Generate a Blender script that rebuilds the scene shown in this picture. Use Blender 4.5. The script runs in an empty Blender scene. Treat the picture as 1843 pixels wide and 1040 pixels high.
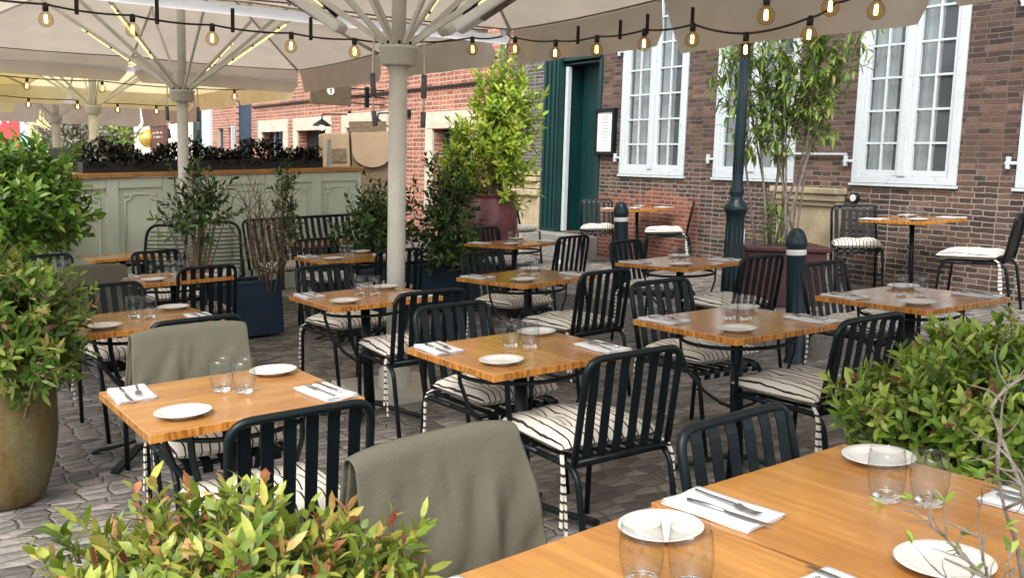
import bpy, bmesh, math, random
from mathutils import Vector, Matrix, Quaternion
random.seed(7)
S = bpy.context.scene
C = S.collection
R = math.radians
# ---------------------------------------------------------------- camera, world, sun
cam_d = bpy.data.cameras.new('camera'); cam = bpy.data.objects.new('camera', cam_d); C.objects.link(cam); S.camera = cam
PITCH, ROLL, FPX = R(7.5), R(1.642), 1683.0
cp, sp, cr, sr = math.cos(PITCH), math.sin(PITCH), math.cos(ROLL), math.sin(ROLL)
r0 = Vector((1, 0, 0)); f0 = Vector((0, cp, -sp)); u0 = Vector((0, sp, cp))
rt = r0*cr + u0*sr; up = -r0*sr + u0*cr
m = Matrix((rt, up, -f0)).transposed().to_4x4(); m.translation = (0, 0, 1.5)
cam.matrix_world = m
cam_d.sensor_width = 36; cam_d.lens = FPX/1843*36; cam_d.clip_start = .05; cam_d.clip_end = 2000
cam_d.dof.use_dof = True; cam_d.dof.focus_distance = 4.2; cam_d.dof.aperture_fstop = 14
S.view_settings.view_transform = 'Standard'; S.view_settings.look = 'None'; S.view_settings.gamma = 1
S.view_settings.exposure = 1.27
SUN_EL, SUN_AZ = R(48), R(200)          # azimuth clockwise from +Y
w = bpy.data.worlds.new('World'); S.world = w; w.use_nodes = True
wn, wl = w.node_tree.nodes, w.node_tree.links
bg = wn['Background']; sky = wn.new('ShaderNodeTexSky'); sky.sky_type = 'NISHITA'; sky.sun_disc = False
sky.sun_elevation = SUN_EL; sky.sun_rotation = SUN_AZ; sky.air_density = 1.0; sky.dust_density = 3.0
hs = wn.new('ShaderNodeHueSaturation'); hs.inputs['Saturation'].default_value = .22; hs.inputs['Value'].default_value = 1.0
wl.new(sky.outputs[0], hs.inputs['Color']); wl.new(hs.outputs[0], bg.inputs[0]); bg.inputs[1].default_value = .15
sd = bpy.data.lights.new('sun', 'SUN'); sd.energy = 1.15; sd.angle = R(30); sd.color = (1, .95, .88)
sun = bpy.data.objects.new('sun', sd); C.objects.link(sun)
dv = Vector((math.sin(SUN_AZ)*math.cos(SUN_EL), math.cos(SUN_AZ)*math.cos(SUN_EL), math.sin(SUN_EL)))
sun.rotation_euler = dv.to_track_quat('Z', 'Y').to_euler(); sun.location = (0, -5, 20)

# ---------------------------------------------------------------- terrain height
NX, NY = .829, .559
def smooth(a, b, x):
    k = min(max((x-a)/(b-a), 0), 1); return k*k*(3-2*k)
def zg(x, y):
    s = NX*x+NY*y; t = -NY*x+NX*y
    s = min(s, 9.5); t = min(t, 32); s = max(s, -25)
    return -.01+.045*s-.03*t+.18*smooth(5.9, 5.98, s)
def gnorm(x, y):
    e = .15
    if abs(NX*x+NY*y-5.94) < .3: e = .01
    s = NX*x+NY*y
    gs, gt = .045, -.03
    return Vector((-(gs*NX-gt*NY), -(gs*NY+gt*NX), 1)).normalized()
def gmat(x, y, yaw=0, dz=0):
    n = gnorm(x, y); q = Vector((0, 0, 1)).rotation_difference(n)
    return Matrix.Translation((x, y, zg(x, y)+dz)) @ q.to_matrix().to_4x4() @ Matrix.Rotation(yaw, 4, 'Z')

# ---------------------------------------------------------------- materials
class NT:
    def __init__(s, name):
        s.m = bpy.data.materials.new(name); s.m.use_nodes = True; s.t = s.m.node_tree
        s.b = s.t.nodes['Principled BSDF']; s.out = s.t.nodes['Material Output']
    def n(s, typ, ins=None, **kw):
        nd = s.t.nodes.new('ShaderNode'+typ)
        for k, v in kw.items(): setattr(nd, k, v)
        for k, v in (ins or {}).items():
            if hasattr(v, 'is_linked') or isinstance(v, bpy.types.NodeSocket): s.t.links.new(v, nd.inputs[k])
            else: s.val(nd.inputs[k], v)
        return nd
    def val(s, sock, v):
        if isinstance(v, tuple) and len(v) == 3 and sock.type == 'RGBA': v = (*v, 1)
        sock.default_value = v
    def set(s, **kw):
        for k, v in kw.items():
            k = {'color': 'Base Color', 'rough': 'Roughness', 'metal': 'Metallic', 'normal': 'Normal', 'coat': 'Coat Weight', 'coatr': 'Coat Roughness', 'trans': 'Transmission Weight', 'ior': 'IOR', 'spec': 'Specular IOR Level', 'alpha': 'Alpha', 'sheen': 'Sheen Weight'}[k]
            if isinstance(v, bpy.types.NodeSocket): s.t.links.new(v, s.b.inputs[k])
            else: s.val(s.b.inputs[k], v)
        return s.m
    def obj(s): return s.n('TexCoord').outputs['Object']
    def gen(s): return s.n('NewGeometry').outputs['Position']
    def mapping(s, vec, scale=(1, 1, 1), rot=(0, 0, 0), loc=(0, 0, 0)):
        return s.n('Mapping', {'Vector': vec, 'Scale': scale, 'Rotation': rot, 'Location': loc}).outputs[0]
    def noise(s, vec, scale=5, detail=4, rough=.55, dist=0):
        return s.n('TexNoise', {'Vector': vec, 'Scale': scale, 'Detail': detail, 'Roughness': rough, 'Distortion': dist})
    def ramp(s, fac, stops, interp='LINEAR'):
        r = s.n('ValToRGB', {'Fac': fac}); cr_ = r.color_ramp; cr_.interpolation = interp
        while len(cr_.elements) < len(stops): cr_.elements.new(.5)
        for e, (p, c) in zip(cr_.elements, stops): e.position = p; e.color = (*c, 1) if len(c) == 3 else c
        return r.outputs[0]
    def mix(s, f, a, b, mode='MIX'):
        nd = s.n('Mix', data_type='RGBA', blend_type=mode)
        for i, v in ((0, f), (6, a), (7, b)):
            if isinstance(v, bpy.types.NodeSocket): s.t.links.new(v, nd.inputs[i])
            else: nd.inputs[i].default_value = (*v, 1) if isinstance(v, tuple) and len(v) == 3 else v
        return nd.outputs[2]
    def math(s, op, a, b=0, c=0):
        nd = s.n('Math', operation=op)
        for i, v in enumerate((a, b, c)):
            if isinstance(v, bpy.types.NodeSocket): s.t.links.new(v, nd.inputs[i])
            else: nd.inputs[i].default_value = v
        return nd.outputs[0]
    def bump(s, h, strength=.3, dist=.01):
        return s.n('Bump', {'Height': h, 'Strength': strength, 'Distance': dist}).outputs[0]

def plain(name, col, rough=.5, metal=0, var=.15, scale=8, bump=0, **kw):
    t = NT(name); o = t.obj(); nz = t.noise(o, scale, 5).outputs[0]
    lo = tuple(c*(1-var) for c in col); hi = tuple(min(1, c*(1+var)) for c in col)
    c = t.ramp(nz, [(.3, lo), (.7, hi)])
    t.set(color=c, rough=rough, metal=metal, **kw)
    if bump: t.set(normal=t.bump(t.noise(o, scale*6, 4).outputs[0], bump, .005))
    return t.m
M = {}
M['black_metal'] = plain('black_metal', (.004, .009, .011), .38, 0, .3, 6, .06, spec=.27)
M['dark_green_metal'] = plain('dark_green_metal', (.006, .020, .028), .34, 0, .35, 5, .15, spec=.4)
M['steel'] = plain('steel', (.42, .42, .43), .22, 1, .1)
M['porcelain'] = plain('porcelain', (.64, .63, .60), .12, 0, .02)
M['napkin'] = plain('napkin', (.66, .67, .68), .9, 0, .02, 4, .1)
M['umbrella_metal'] = plain('umbrella_metal', (.58, .57, .50), .35, 0, .1, 6)
M['white_metal'] = plain('white_metal', (.72, .72, .68), .35, 0, .06, 4)
M['heater_glass'] = plain('heater_glass', (.10, .085, .07), .15, .3, .3)
M['black_rubber'] = plain('black_rubber', (.008, .008, .009), .45, 0, .2)
M['white_paint'] = NT('white_paint'); t = M['white_paint']; o = t.obj()
nz = t.noise(o, 22, 9, .85).outputs[0]
t.set(color=t.ramp(nz, [(.36, (.20, .19, .19)), (.42, (.50, .55, .57)), (.8, (.57, .62, .64))]), rough=.5, normal=t.bump(nz, .5, .006)); M['white_paint'] = t.m
M['sage'] = plain('sage_paint', (.62, .69, .56), .5, 0, .06, 3)
M['cap_wood'] = plain('cap_wood', (.42, .20, .055), .4, 0, .25, 9)
M['navy'] = plain('navy_paint', (.010, .030, .062), .42, 0, .25, 4, .1)
M['green_door'] = plain('green_door_paint', (.002, .030, .029), .42, 0, .25, 5, .15)
M['bark'] = plain('bark', (.16, .115, .07), .85, 0, .4, 30, .5)
M['grey_bark'] = plain('grey_bark', (.17, .145, .12), .85, 0, .4, 30, .5)
M['red_twig'] = plain('red_twig', (.20, .075, .045), .8)
M['soil'] = plain('soil', (.03, .02, .014), .95, 0, .4, 30, .6)
M['terracotta_glaze'] = plain('plum_glaze', (.14, .045, .048), .28, 0, .35, 5, .1)
M['maroon'] = plain('maroon_planter', (.045, .010, .009), .45, 0, .3, 6, .2)
M['sandstone'] = plain('sandstone', (.42, .34, .22), .85, 0, .25, 5, .6)
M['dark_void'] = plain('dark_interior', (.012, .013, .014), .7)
M['curtain'] = plain('curtain', (.80, .81, .82), .9, 0, .15, 6)
M['red_plaster'] = plain('red_plaster', (.55, .05, .045), .8)
M['yellow_plaster'] = plain('yellow_plaster', (.80, .66, .26), .8)
M['blue_plaster'] = plain('blue_plaster', (.42, .60, .78), .8)
M['cream_plaster'] = plain('cream_plaster', (.80, .70, .60), .85, 0, .05, 2)
M['limewash'] = plain('limewash', (.60, .53, .42), .85, 0, .2, 6, .4)
M['sign_brown'] = plain('sign_brown', (.10, .035, .028), .6)
M['sign_olive'] = plain('sign_olive', (.10, .08, .045), .6)
M['gold'] = plain('gold_leaf', (.75, .50, .10), .3, .6)
M['kraft'] = plain('tan_panel', (.34, .245, .155), .8, 0, .1, 3)
M['slate_grey'] = plain('slate_grey', (.10, .11, .12), .6)

def foliage_mat(name, stops, rough=.40, tr=.34):
    t = NT(name)
    a = t.n('Attribute', attribute_name='leaf').outputs['Fac']
    o_ = t.obj(); a = t.math('ADD', a, t.math('MULTIPLY', t.math('SUBTRACT', t.noise(o_, 45, 3, .6).outputs[0], .5), .28)); col = t.ramp(a, stops)
    t.set(color=col, rough=rough)
    trn = t.n('BsdfTranslucent', {'Color': t.mix(.0, col, col)})
    mx = t.n('MixShader', {0: tr}); t.t.links.new(t.b.outputs[0], mx.inputs[1]); t.t.links.new(trn.outputs[0], mx.inputs[2])
    t.t.links.new(mx.outputs[0], t.out.inputs[0]); return t.m
M['leaf_lime'] = foliage_mat('leaf_lime_red', [(0, (.025, .050, .010)), (.25, (.075, .14, .018)), (.5, (.21, .29, .035)), (.68, (.46, .50, .085)), (.78, (.56, .42, .13)), (.87, (.48, .20, .09)), (1, (.24, .06, .04))])
M['leaf_green'] = foliage_mat('leaf_green_red', [(0, (.020, .055, .010)), (.3, (.09, .19, .02)), (.55, (.25, .39, .05)), (.86, (.46, .54, .12)), (.96, (.22, .07, .04)), (1, (.16, .035, .03))])
M['leaf_pot'] = foliage_mat('leaf_pot', [(0, (.018, .045, .010)), (.3, (.06, .15, .018)), (.55, (.18, .30, .04)), (.78, (.34, .38, .09)), (.88, (.30, .20, .09)), (1, (.24, .08, .05))])
M['leaf_laurel'] = foliage_mat('leaf_laurel', [(0, (.018, .065, .010)), (.4, (.08, .20, .022)), (.75, (.22, .38, .05)), (1, (.36, .50, .12))])
M['leaf_dark'] = foliage_mat('leaf_dark', [(0, (.010, .030, .008)), (.5, (.025, .075, .014)), (.85, (.085, .17, .03)), (1, (.17, .21, .05))], .38, .15)
M['leaf_yellow'] = foliage_mat('leaf_yellowgreen', [(0, (.09, .18, .02)), (.35, (.27, .43, .04)), (.75, (.52, .63, .08)), (1, (.60, .50, .12))], .45, .4)
M['leaf_bamboo'] = foliage_mat('leaf_bamboo', [(0, (.05, .13, .02)), (.5, (.14, .26, .04)), (.9, (.30, .40, .08)), (1, (.35, .28, .10))], .45, .4)
M['leaf_olive'] = foliage_mat('leaf_olive', [(0, (.16, .19, .13)), (.6, (.34, .38, .28)), (1, (.55, .56, .44))], .6, .3)
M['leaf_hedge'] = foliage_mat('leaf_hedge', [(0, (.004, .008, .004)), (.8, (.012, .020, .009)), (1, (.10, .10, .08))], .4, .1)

def fabric(name, col, tr, rough=.9, scale=60):
    t = NT(name); o = t.obj(); nz = t.noise(o, 2.5, 4).outputs[0]
    c = t.ramp(nz, [(.3, tuple(x*.9 for x in col)), (.7, tuple(min(1, x*1.08) for x in col))])
    t.set(color=c, rough=rough, normal=t.bump(t.math('ADD', t.noise(o, scale, 3).outputs[0], t.math('MULTIPLY', t.noise(t.mapping(o, (3, 3, 9)), 1.6, 5, .7, 1.2).outputs[0], 2.5 if tr == 0 else .6)), .3 if tr == 0 else .15, .008 if tr == 0 else .004))
    if tr:
        trn = t.n('BsdfTranslucent', {'Color': c}); mx = t.n('MixShader', {0: tr})
        t.t.links.new(t.b.outputs[0], mx.inputs[1]); t.t.links.new(trn.outputs[0], mx.inputs[2]); t.t.links.new(mx.outputs[0], t.out.inputs[0])
    return t.m
M['canopy'] = fabric('canopy_taupe', (.52, .455, .375), .5); M['valance'] = fabric('valance_taupe', (.58, .51, .42), .6)
M['canopy_yellow'] = fabric('canopy_yellow', (.86, .77, .48), .55)
M['gutter'] = fabric('gutter_white', (.85, .85, .85), .7)
M['blanket'] = fabric('blanket_olive', (.105, .10, .070), 0, .95, 220)

# bamboo table top, grain along local X (or Y)
def bamboo(name, along_y):
    t = NT(name); o = t.obj()
    v = t.mapping(o, (1, 1, 1), (0, 0, R(90) if along_y else 0))
    strip = t.noise(t.mapping(v, (.5, 42, 1)), 1.0, 2).outputs[0]
    fine = t.noise(t.mapping(v, (9, 160, 9)), 1.0, 3).outputs[0]
    big = t.noise(t.mapping(v, (2.2, 12, 1)), 1.0, 3, .6, .4).outputs[0]
    c1 = t.ramp(strip, [(.25, (.36, .158, .034)), (.5, (.47, .218, .050)), (.75, (.54, .265, .068))])
    c2 = t.mix(t.ramp(big, [(.42, (0, 0, 0)), (.66, (.9, .9, .9))]), c1, (.32, .128, .024))
    c3 = t.mix(.25, c2, t.ramp(fine, [(.3, (.30, .125, .024)), (.7, (.56, .285, .08))]))
    # end grain blocks on the sides
    sep = t.n('SeparateXYZ', {0: t.n('NewGeometry').outputs['Normal']}).outputs[2]
    side = t.math('LESS_THAN', sep, .7)
    eg = t.ramp(t.noise(t.mapping(o, (90, 90, 14)), 1.0, 2).outputs[0], [(.38, (.26, .10, .018)), (.52, (.47, .19, .035)), (.7, (.58, .27, .065))])
    c4 = t.mix(side, c3, eg)
    rg = t.ramp(t.noise(o, 5, 4).outputs[0], [(.3, (.14,)*3), (.7, (.26,)*3)])
    t.set(color=c4, rough=rg, spec=.5, coat=.35, coatr=.12, normal=t.bump(fine, .04, .002)); return t.m
M['bamboo_x'] = bamboo('bamboo_x', False); M['bamboo_y'] = bamboo('bamboo_y', True)

# striped cushion: thin dark stripes running front to back, wobbling
t = NT('striped_cushion'); o = t.obj()
wob = t.noise(o, 7, 2).outputs['Color']
vv = t.n('VectorMath', {0: wob, 1: (.5, .5, .5)}, operation='SUBTRACT').outputs[0]
vv = t.n('VectorMath', {0: vv, 3: .026}, operation='SCALE').outputs[0]
vv = t.n('VectorMath', {0: o, 1: vv}, operation='ADD').outputs[0]
sx = t.n('SeparateXYZ', {0: vv}).outputs[0]
fr = t.math('FRACT', t.math('MULTIPLY', t.math('ADD', sx, 10), 1/.032))
line = t.math('LESS_THAN', fr, .2)
t.set(color=t.mix(line, (.70, .66, .58), (.035, .028, .024)), rough=.95, normal=t.bump(t.noise(o, 300, 2).outputs[0], .2, .003)); M['cushion'] = t.m
t = NT('striped_tie'); o = t.obj(); sx = t.n('SeparateXYZ', {0: o}).outputs[2]
line = t.math('LESS_THAN', t.math('FRACT', t.math('MULTIPLY', t.math('ADD', sx, 10), 1/.032)), .32)
t.set(color=t.mix(line, (.68, .64, .57), (.035, .028, .024)), rough=.95); M['tie'] = t.m

# bricks
def brick_mat(name, cols, mortar, bw=.22, bh=.053, ms=.0065, bumpd=.012, patch=None, mixn=.5):
    t = NT(name); o = t.obj()
    sep = t.n('SeparateXYZ', {0: o}); v = t.n('CombineXYZ', {0: sep.outputs[0], 1: sep.outputs[2], 2: 0.0}).outputs[0]
    ds = t.n('VectorMath', {0: t.n('VectorMath', {0: t.noise(v, 9, 3).outputs['Color'], 1: (.5, .5, .5)}, operation='SUBTRACT').outputs[0], 3: .030}, operation='SCALE').outputs[0]
    v2 = t.n('VectorMath', {0: v, 1: ds}, operation='ADD').outputs[0]
    bt = t.n('TexBrick', {'Vector': v2, 'Scale': 1.0, 'Mortar Size': ms, 'Mortar Smooth': .35, 'Bias': -.1, 'Brick Width': bw, 'Row Height': bh, 'Color1': (0, 0, 0, 1), 'Color2': (1, 1, 1, 1), 'Mortar': (.5, .5, .5, 1)}, offset=.25, squash=.55, squash_frequency=2)
    rnd = t.mix(.45, bt.outputs['Color'], t.noise(v, 3.1, 6, .7).outputs[0])
    col = t.ramp(rnd, cols)
    fine = t.noise(v, 60, 4, .7).outputs[0]
    col = t.mix(.35, col, t.mix(1, col, t.ramp(fine, [(.3, (.55, .5, .5)), (.7, (1.5, 1.42, 1.35))]), 'MULTIPLY'))
    stain = t.ramp(t.noise(v, .7, 6, .7, .5).outputs[0], [(.30, (.62, .60, .60)), (.5, (1, 1, 1)), (.72, (1.35, 1.28, 1.2))])
    col = t.mix(.8, col, t.mix(1, col, stain, 'MULTIPLY'))
    if patch:
        col = patch(t, v, col, rnd)
    mcol = mortar if not patch else t.mix(t.math('MINIMUM', 1.0, t.math('MAXIMUM', 0.0, t.math('MULTIPLY', t.math('SUBTRACT', 1.75, sep.outputs[2]), 2.2))), (.140, .110, .092), (.30, .265, .225))
    col = t.mix(bt.outputs['Fac'], col, mcol)
    wear = t.ramp(t.noise(v, 5.5, 9, .82).outputs[0], [(.58, (0, 0, 0)), (.68, (.55, .55, .55))])
    col = t.mix(t.math('MULTIPLY', wear, mixn), col, tuple(min(1, x*1.5) for x in mortar))
    h = t.math('SUBTRACT', t.math('MULTIPLY', fine, .5), bt.outputs['Fac'])
    t.set(color=col, rough=.9, normal=t.bump(h, 1.0, bumpd*1.4)); return t.m
def red_patch(t, v, col, rnd):
    # newer orange-red repair bricks low on the wall between door and second window
    sep = t.n('SeparateXYZ', {0: t.n('VectorMath', {0: v, 1: t.n('VectorMath', {0: t.noise(v, 3, 4).outputs['Color'], 3: .5}, operation='SCALE').outputs[0]}, operation='ADD').outputs[0]})
    x, z = sep.outputs[0], sep.outputs[1]
    a = t.math('MULTIPLY', t.math('GREATER_THAN', x, -10.1), t.math('LESS_THAN', x, -8.1))
    b = t.math('MULTIPLY', t.math('LESS_THAN', z, 1.45), t.math('GREATER_THAN', z, .3))
    return t.mix(t.math('MULTIPLY', t.math('MULTIPLY', a, b), .85), col, t.ramp(rnd, [(.2, (.17, .045, .025)), (.8, (.32, .095, .05))]))
M['brown_brick'] = brick_mat('brown_brick', [(.15, (.028, .021, .018)), (.38, (.070, .044, .034)), (.6, (.112, .066, .049)), (.8, (.19, .122, .095))], (.22, .19, .165), patch=red_patch, mixn=.8)
M['red_brick'] = brick_mat('red_brick', [(.1, (.22, .075, .045)), (.45, (.36, .125, .075)), (.8, (.47, .19, .12))], (.52, .42, .34), .25, .082, .012, mixn=.3)
M['grey_brick'] = brick_mat('grey_brick', [(.1, (.05, .045, .045)), (.5, (.11, .095, .09)), (.9, (.20, .17, .155))], (.32, .30, .28), mixn=.9)

# cobbled ground
t = NT('cobbles'); o = t.gen()
v = t.mapping(o, (1, 1, 1), (0, 0, R(-33)))
ds = t.n('VectorMath', {0: t.n('VectorMath', {0: t.noise(v, 3.5, 3).outputs['Color'], 1: (.5, .5, .5)}, operation='SUBTRACT').outputs[0], 3: .06}, operation='SCALE').outputs[0]
v2 = t.n('VectorMath', {0: v, 1: ds}, operation='ADD').outputs[0]
vs_ = t.mapping(v2, (7.6, 12.5, 1))
ve = t.n('TexVoronoi', {'Vector': vs_, 'Scale': 1.0, 'Randomness': .55}, voronoi_dimensions='2D', feature='DISTANCE_TO_EDGE').outputs['Distance']
vc = t.n('TexVoronoi', {'Vector': vs_, 'Scale': 1.0, 'Randomness': .55}, voronoi_dimensions='2D', feature='F1').outputs['Color']
joint = t.ramp(ve, [(.02, (1, 1, 1)), (.085, (0, 0, 0))]); dome = t.ramp(ve, [(0, (0, 0, 0)), (.10, (.7, .7, .7)), (.4, (1, 1, 1))])
rnd = t.mix(.45, t.n('SeparateColor', {0: vc}).outputs[0], t.noise(v, 6, 5, .7).outputs[0])
col = t.ramp(rnd, [(.15, (.085, .078, .070)), (.38, (.175, .163, .148)), (.6, (.28, .263, .24)), (.85, (.37, .325, .29))])
fine = t.noise(v, 55, 5, .75).outputs[0]
col = t.mix(.5, col, t.mix(1, col, t.ramp(fine, [(.3, (.5, .5, .5)), (.7, (1.4, 1.4, 1.4))]), 'MULTIPLY'))
col = t.mix(t.math('MULTIPLY', joint, .75), col, (.27, .245, .205))
col = t.mix(t.ramp(t.noise(v, .9, 4).outputs[0], [(.45, (0, 0, 0)), (.75, (.45, .45, .45))]), col, (.15, .135, .12))
h = t.math('ADD', dome, t.math('MULTIPLY', t.noise(v, 18, 5, .7).outputs[0], .8))
t.set(color=col, rough=t.ramp(fine, [(.3, (.55,)*3), (.7, (.85,)*3)]), normal=t.bump(h, 1.0, .022)); M['cobbles'] = t.m
M['granite'] = plain('granite_kerb', (.26, .25, .235), .8, 0, .3, 40, .4)
# tall stone pot: brown green, streaked
t = NT('stone_pot'); o = t.obj()
a = t.noise(t.mapping(o, (7, 7, 1.6)), 1.0, 5, .65).outputs[0]; b = t.noise(o, 45, 5, .7).outputs[0]
c = t.ramp(a, [(.3, (.030, .028, .010)), (.42, (.085, .058, .014)), (.52, (.17, .105, .026)), (.62, (.17, .145, .06)), (.75, (.23, .21, .12))])
t.set(color=t.mix(.35, c, t.ramp(b, [(.35, (.03, .024, .010)), (.7, (.19, .155, .08))])), rough=.38, normal=t.bump(b, .25, .006)); M['stone_pot'] = t.m
# window glass seen from outside; its grey reflection is put into the base colour
t = NT('window_glass'); t.set(color=(.12, .14, .15), rough=.05, spec=.9, normal=t.bump(t.noise(t.obj(), 2.2, 2).outputs[0], .25, .02))
tr = t.n('BsdfTransparent', {'Color': (.85, .9, .9, 1)}); mx = t.n('MixShader', {0: .52}); t.t.links.new(t.b.outputs[0], mx.inputs[1]); t.t.links.new(tr.outputs[0], mx.inputs[2]); t.t.links.new(mx.outputs[0], t.out.inputs[0]); M['window_glass'] = t.m
# thin drinking glass
t = NT('drinking_glass'); t.t.nodes.remove(t.b)
lw = t.n('LayerWeight', {'Blend': .32}).outputs['Facing']
fac = t.ramp(lw, [(0, (.035,)*3), (.5, (.10,)*3), (.8, (.42,)*3), (1, (.9,)*3)])
tr = t.n('BsdfTransparent', {'Color': (.965, .975, .975, 1)}); gl = t.n('BsdfGlossy', {'Color': (.60, .63, .65, 1), 'Roughness': .03})
mx = t.n('MixShader', {0: fac}); t.t.links.new(tr.outputs[0], mx.inputs[1]); t.t.links.new(gl.outputs[0], mx.inputs[2]); t.t.links.new(mx.outputs[0], t.out.inputs[0]); M['glass'] = t.m
t = NT('solid_glass'); t.set(color=(1, 1, 1), rough=.02, trans=1.0, ior=1.45); M['solid_glass'] = t.m
t = NT('bulb_glass'); t.t.nodes.remove(t.b)
lw = t.n('LayerWeight', {'Blend': .5}).outputs['Facing']
fac = t.ramp(lw, [(0, (.05,)*3), (.45, (.14,)*3), (.8, (.45,)*3), (1, (.8,)*3)])
tr = t.n('BsdfTransparent', {'Color': (.95, .88, .70, 1)}); gl = t.n('BsdfPrincipled', {'Base Color': (.10, .07, .03, 1), 'Roughness': .06})
mx = t.n('MixShader', {0: fac}); t.t.links.new(tr.outputs[0], mx.inputs[1]); t.t.links.new(gl.outputs[0], mx.inputs[2]); t.t.links.new(mx.outputs[0], t.out.inputs[0]); M['bulb_glass'] = t.m
def emit(name, col, s):
    t = NT(name); t.b.inputs['Emission Color'].default_value = (*col, 1); t.b.inputs['Emission Strength'].default_value = s; t.set(color=tuple(c*.5 for c in col)); return t.m
M['filament'] = emit('filament', (1, .62, .18), 7); M['led'] = emit('led_strip', (1, .86, .30), .75)
M['frame_white'] = plain('menu_paper', (.74, .74, .70), .8, 0, .04)

# ---------------------------------------------------------------- mesh helpers
class MB:
    def __init__(s): s.v = []; s.f = []; s.sm = []
    def add(s, vs, fs, smooth=False):
        k = len(s.v); s.v += [tuple(p) for p in vs]; s.f += [tuple(i+k for i in f) for f in fs]; s.sm += [smooth]*len(fs); return s
    def box(s, x0, x1, y0, y1, z0, z1, mat=None):
        vs = [Vector(p) for p in ((x0, y0, z0), (x1, y0, z0), (x1, y1, z0), (x0, y1, z0), (x0, y0, z1), (x1, y0, z1), (x1, y1, z1), (x0, y1, z1))]
        if mat: vs = [mat @ p for p in vs]
        return s.add(vs, [(0, 3, 2, 1), (4, 5, 6, 7), (0, 1, 5, 4), (1, 2, 6, 5), (2, 3, 7, 6), (3, 0, 4, 7)])
    def tube(s, pts, r, n=8, cap=True, flat=None):
        pts = [Vector(p) for p in pts]; rr = r if isinstance(r, (list, tuple)) else [r]*len(pts)
        vs = []; N = len(pts); ref = None
        for i, p in enumerate(pts):
            d = (pts[min(i+1, N-1)]-pts[max(i-1, 0)])
            if d.length < 1e-9: d = Vector((0, 0, 1))
            d.normalize()
            if ref is None:
                ref = Vector((0, 0, 1)) if abs(d.z) < .9 else Vector((1, 0, 0))
                if flat: ref = Vector(flat)
            a = (ref-d*ref.dot(d))
            if a.length < 1e-6: a = d.orthogonal()
            a.normalize(); b = d.cross(a); ref = a
            for k in range(n):
                th = 2*math.pi*k/n; vs.append(p+(a*math.cos(th)+b*math.sin(th))*rr[i])
        fs = [(i*n+k, i*n+(k+1) % n, (i+1)*n+(k+1) % n, (i+1)*n+k) for i in range(N-1) for k in range(n)]
        s.add(vs, fs, True)
        if cap: k = len(s.v)-N*n; s.f += [tuple(k+i for i in range(n))[::-1], tuple(k+(N-1)*n+i for i in range(n))]; s.sm += [False]*2
        return s
    def strip(s, pts, side, w, th):     # flat bar swept along pts; side = width axis
        pts = [Vector(p) for p in pts]; side = Vector(side).normalized(); N = len(pts); vs = []
        for i, p in enumerate(pts):
            d = (pts[min(i+1, N-1)]-pts[max(i-1, 0)]).normalized(); nn = d.cross(side).normalized()
            for a, b in ((-1, -1), (1, -1), (1, 1), (-1, 1)): vs.append(p+side*w/2*a+nn*th/2*b)
        fs = [(i*4+k, i*4+(k+1) % 4, (i+1)*4+(k+1) % 4, (i+1)*4+k) for i in range(N-1) for k in range(4)]+[(3, 2, 1, 0), tuple((N-1)*4+k for k in range(4))]
        return s.add(vs, fs, False)
    def lathe(s, prof, n=32, ctr=(0, 0), cap=False):
        k0 = len(s.v)
        vs = [(ctr[0]+r*math.cos(2*math.pi*k/n), ctr[1]+r*math.sin(2*math.pi*k/n), z) for r, z in prof for k in range(n)]
        fs = [(i*n+k, i*n+(k+1) % n, (i+1)*n+(k+1) % n, (i+1)*n+k) for i in range(len(prof)-1) for k in range(n)]
        s.add(vs, fs, True)
        if cap: s.f += [tuple(k0+i for i in range(n))[::-1], tuple(k0+(len(prof)-1)*n+i for i in range(n))]; s.sm += [False]*2
        return s
    def build(s, name, mat, parent=None, bevel=0, mats=None):
        me = bpy.data.meshes.new(name); me.from_pydata(s.v, [], s.f); me.polygons.foreach_set('use_smooth', s.sm); me.update()
        if mats:
            for k in mats: me.materials.append(M[k])
        else: me.materials.append(M[mat] if isinstance(mat, str) else mat)
        o = bpy.data.objects.new(name, me); C.objects.link(o)
        if parent: o.parent = parent
        if bevel:
            b = o.modifiers.new('bevel', 'BEVEL'); b.width = bevel; b.segments = 2; b.limit_method = 'ANGLE'; b.angle_limit = R(50)
        return o
def round_path(pts, rad, n=5):
    pts = [Vector(p) for p in pts]; out = [pts[0]]
    for i in range(1, len(pts)-1):
        a, b, c = pts[i-1], pts[i], pts[i+1]; d1 = (a-b); d2 = (c-b); r = min(rad, d1.length*.49, d2.length*.49)
        p0 = b+d1.normalized()*r; p1 = b+d2.normalized()*r
        for k in range(n+1):
            q = k/n; out.append(p0*(1-q)**2+b*2*q*(1-q)+p1*q*q)
    out.append(pts[-1]); return out
def tag(o, label=None, cat=None, group=None, kind=None):
    for k, v in (('label', label), ('category', cat), ('group', group), ('kind', kind)):
        if v: o[k] = v
    return o
def thing(name, label, cat, mat=None, group=None, loc=None):
    o = bpy.data.objects.new(name, None); C.objects.link(o); o.empty_display_size = .1
    if mat is not None: o.matrix_world = mat
    if loc is not None: o.location = loc
    return tag(o, label, cat, group)
def copy_tree(root, mat, label=None, group=None):
    r = root.copy(); C.objects.link(r); r.matrix_world = mat
    if label: r['label'] = label
    if group: r['group'] = group
    def rec(o, p):
        for ch in list(o.children):
            c = ch.copy(); C.objects.link(c); c.parent = p; rec(ch, c)
    rec(root, r); return r

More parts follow.
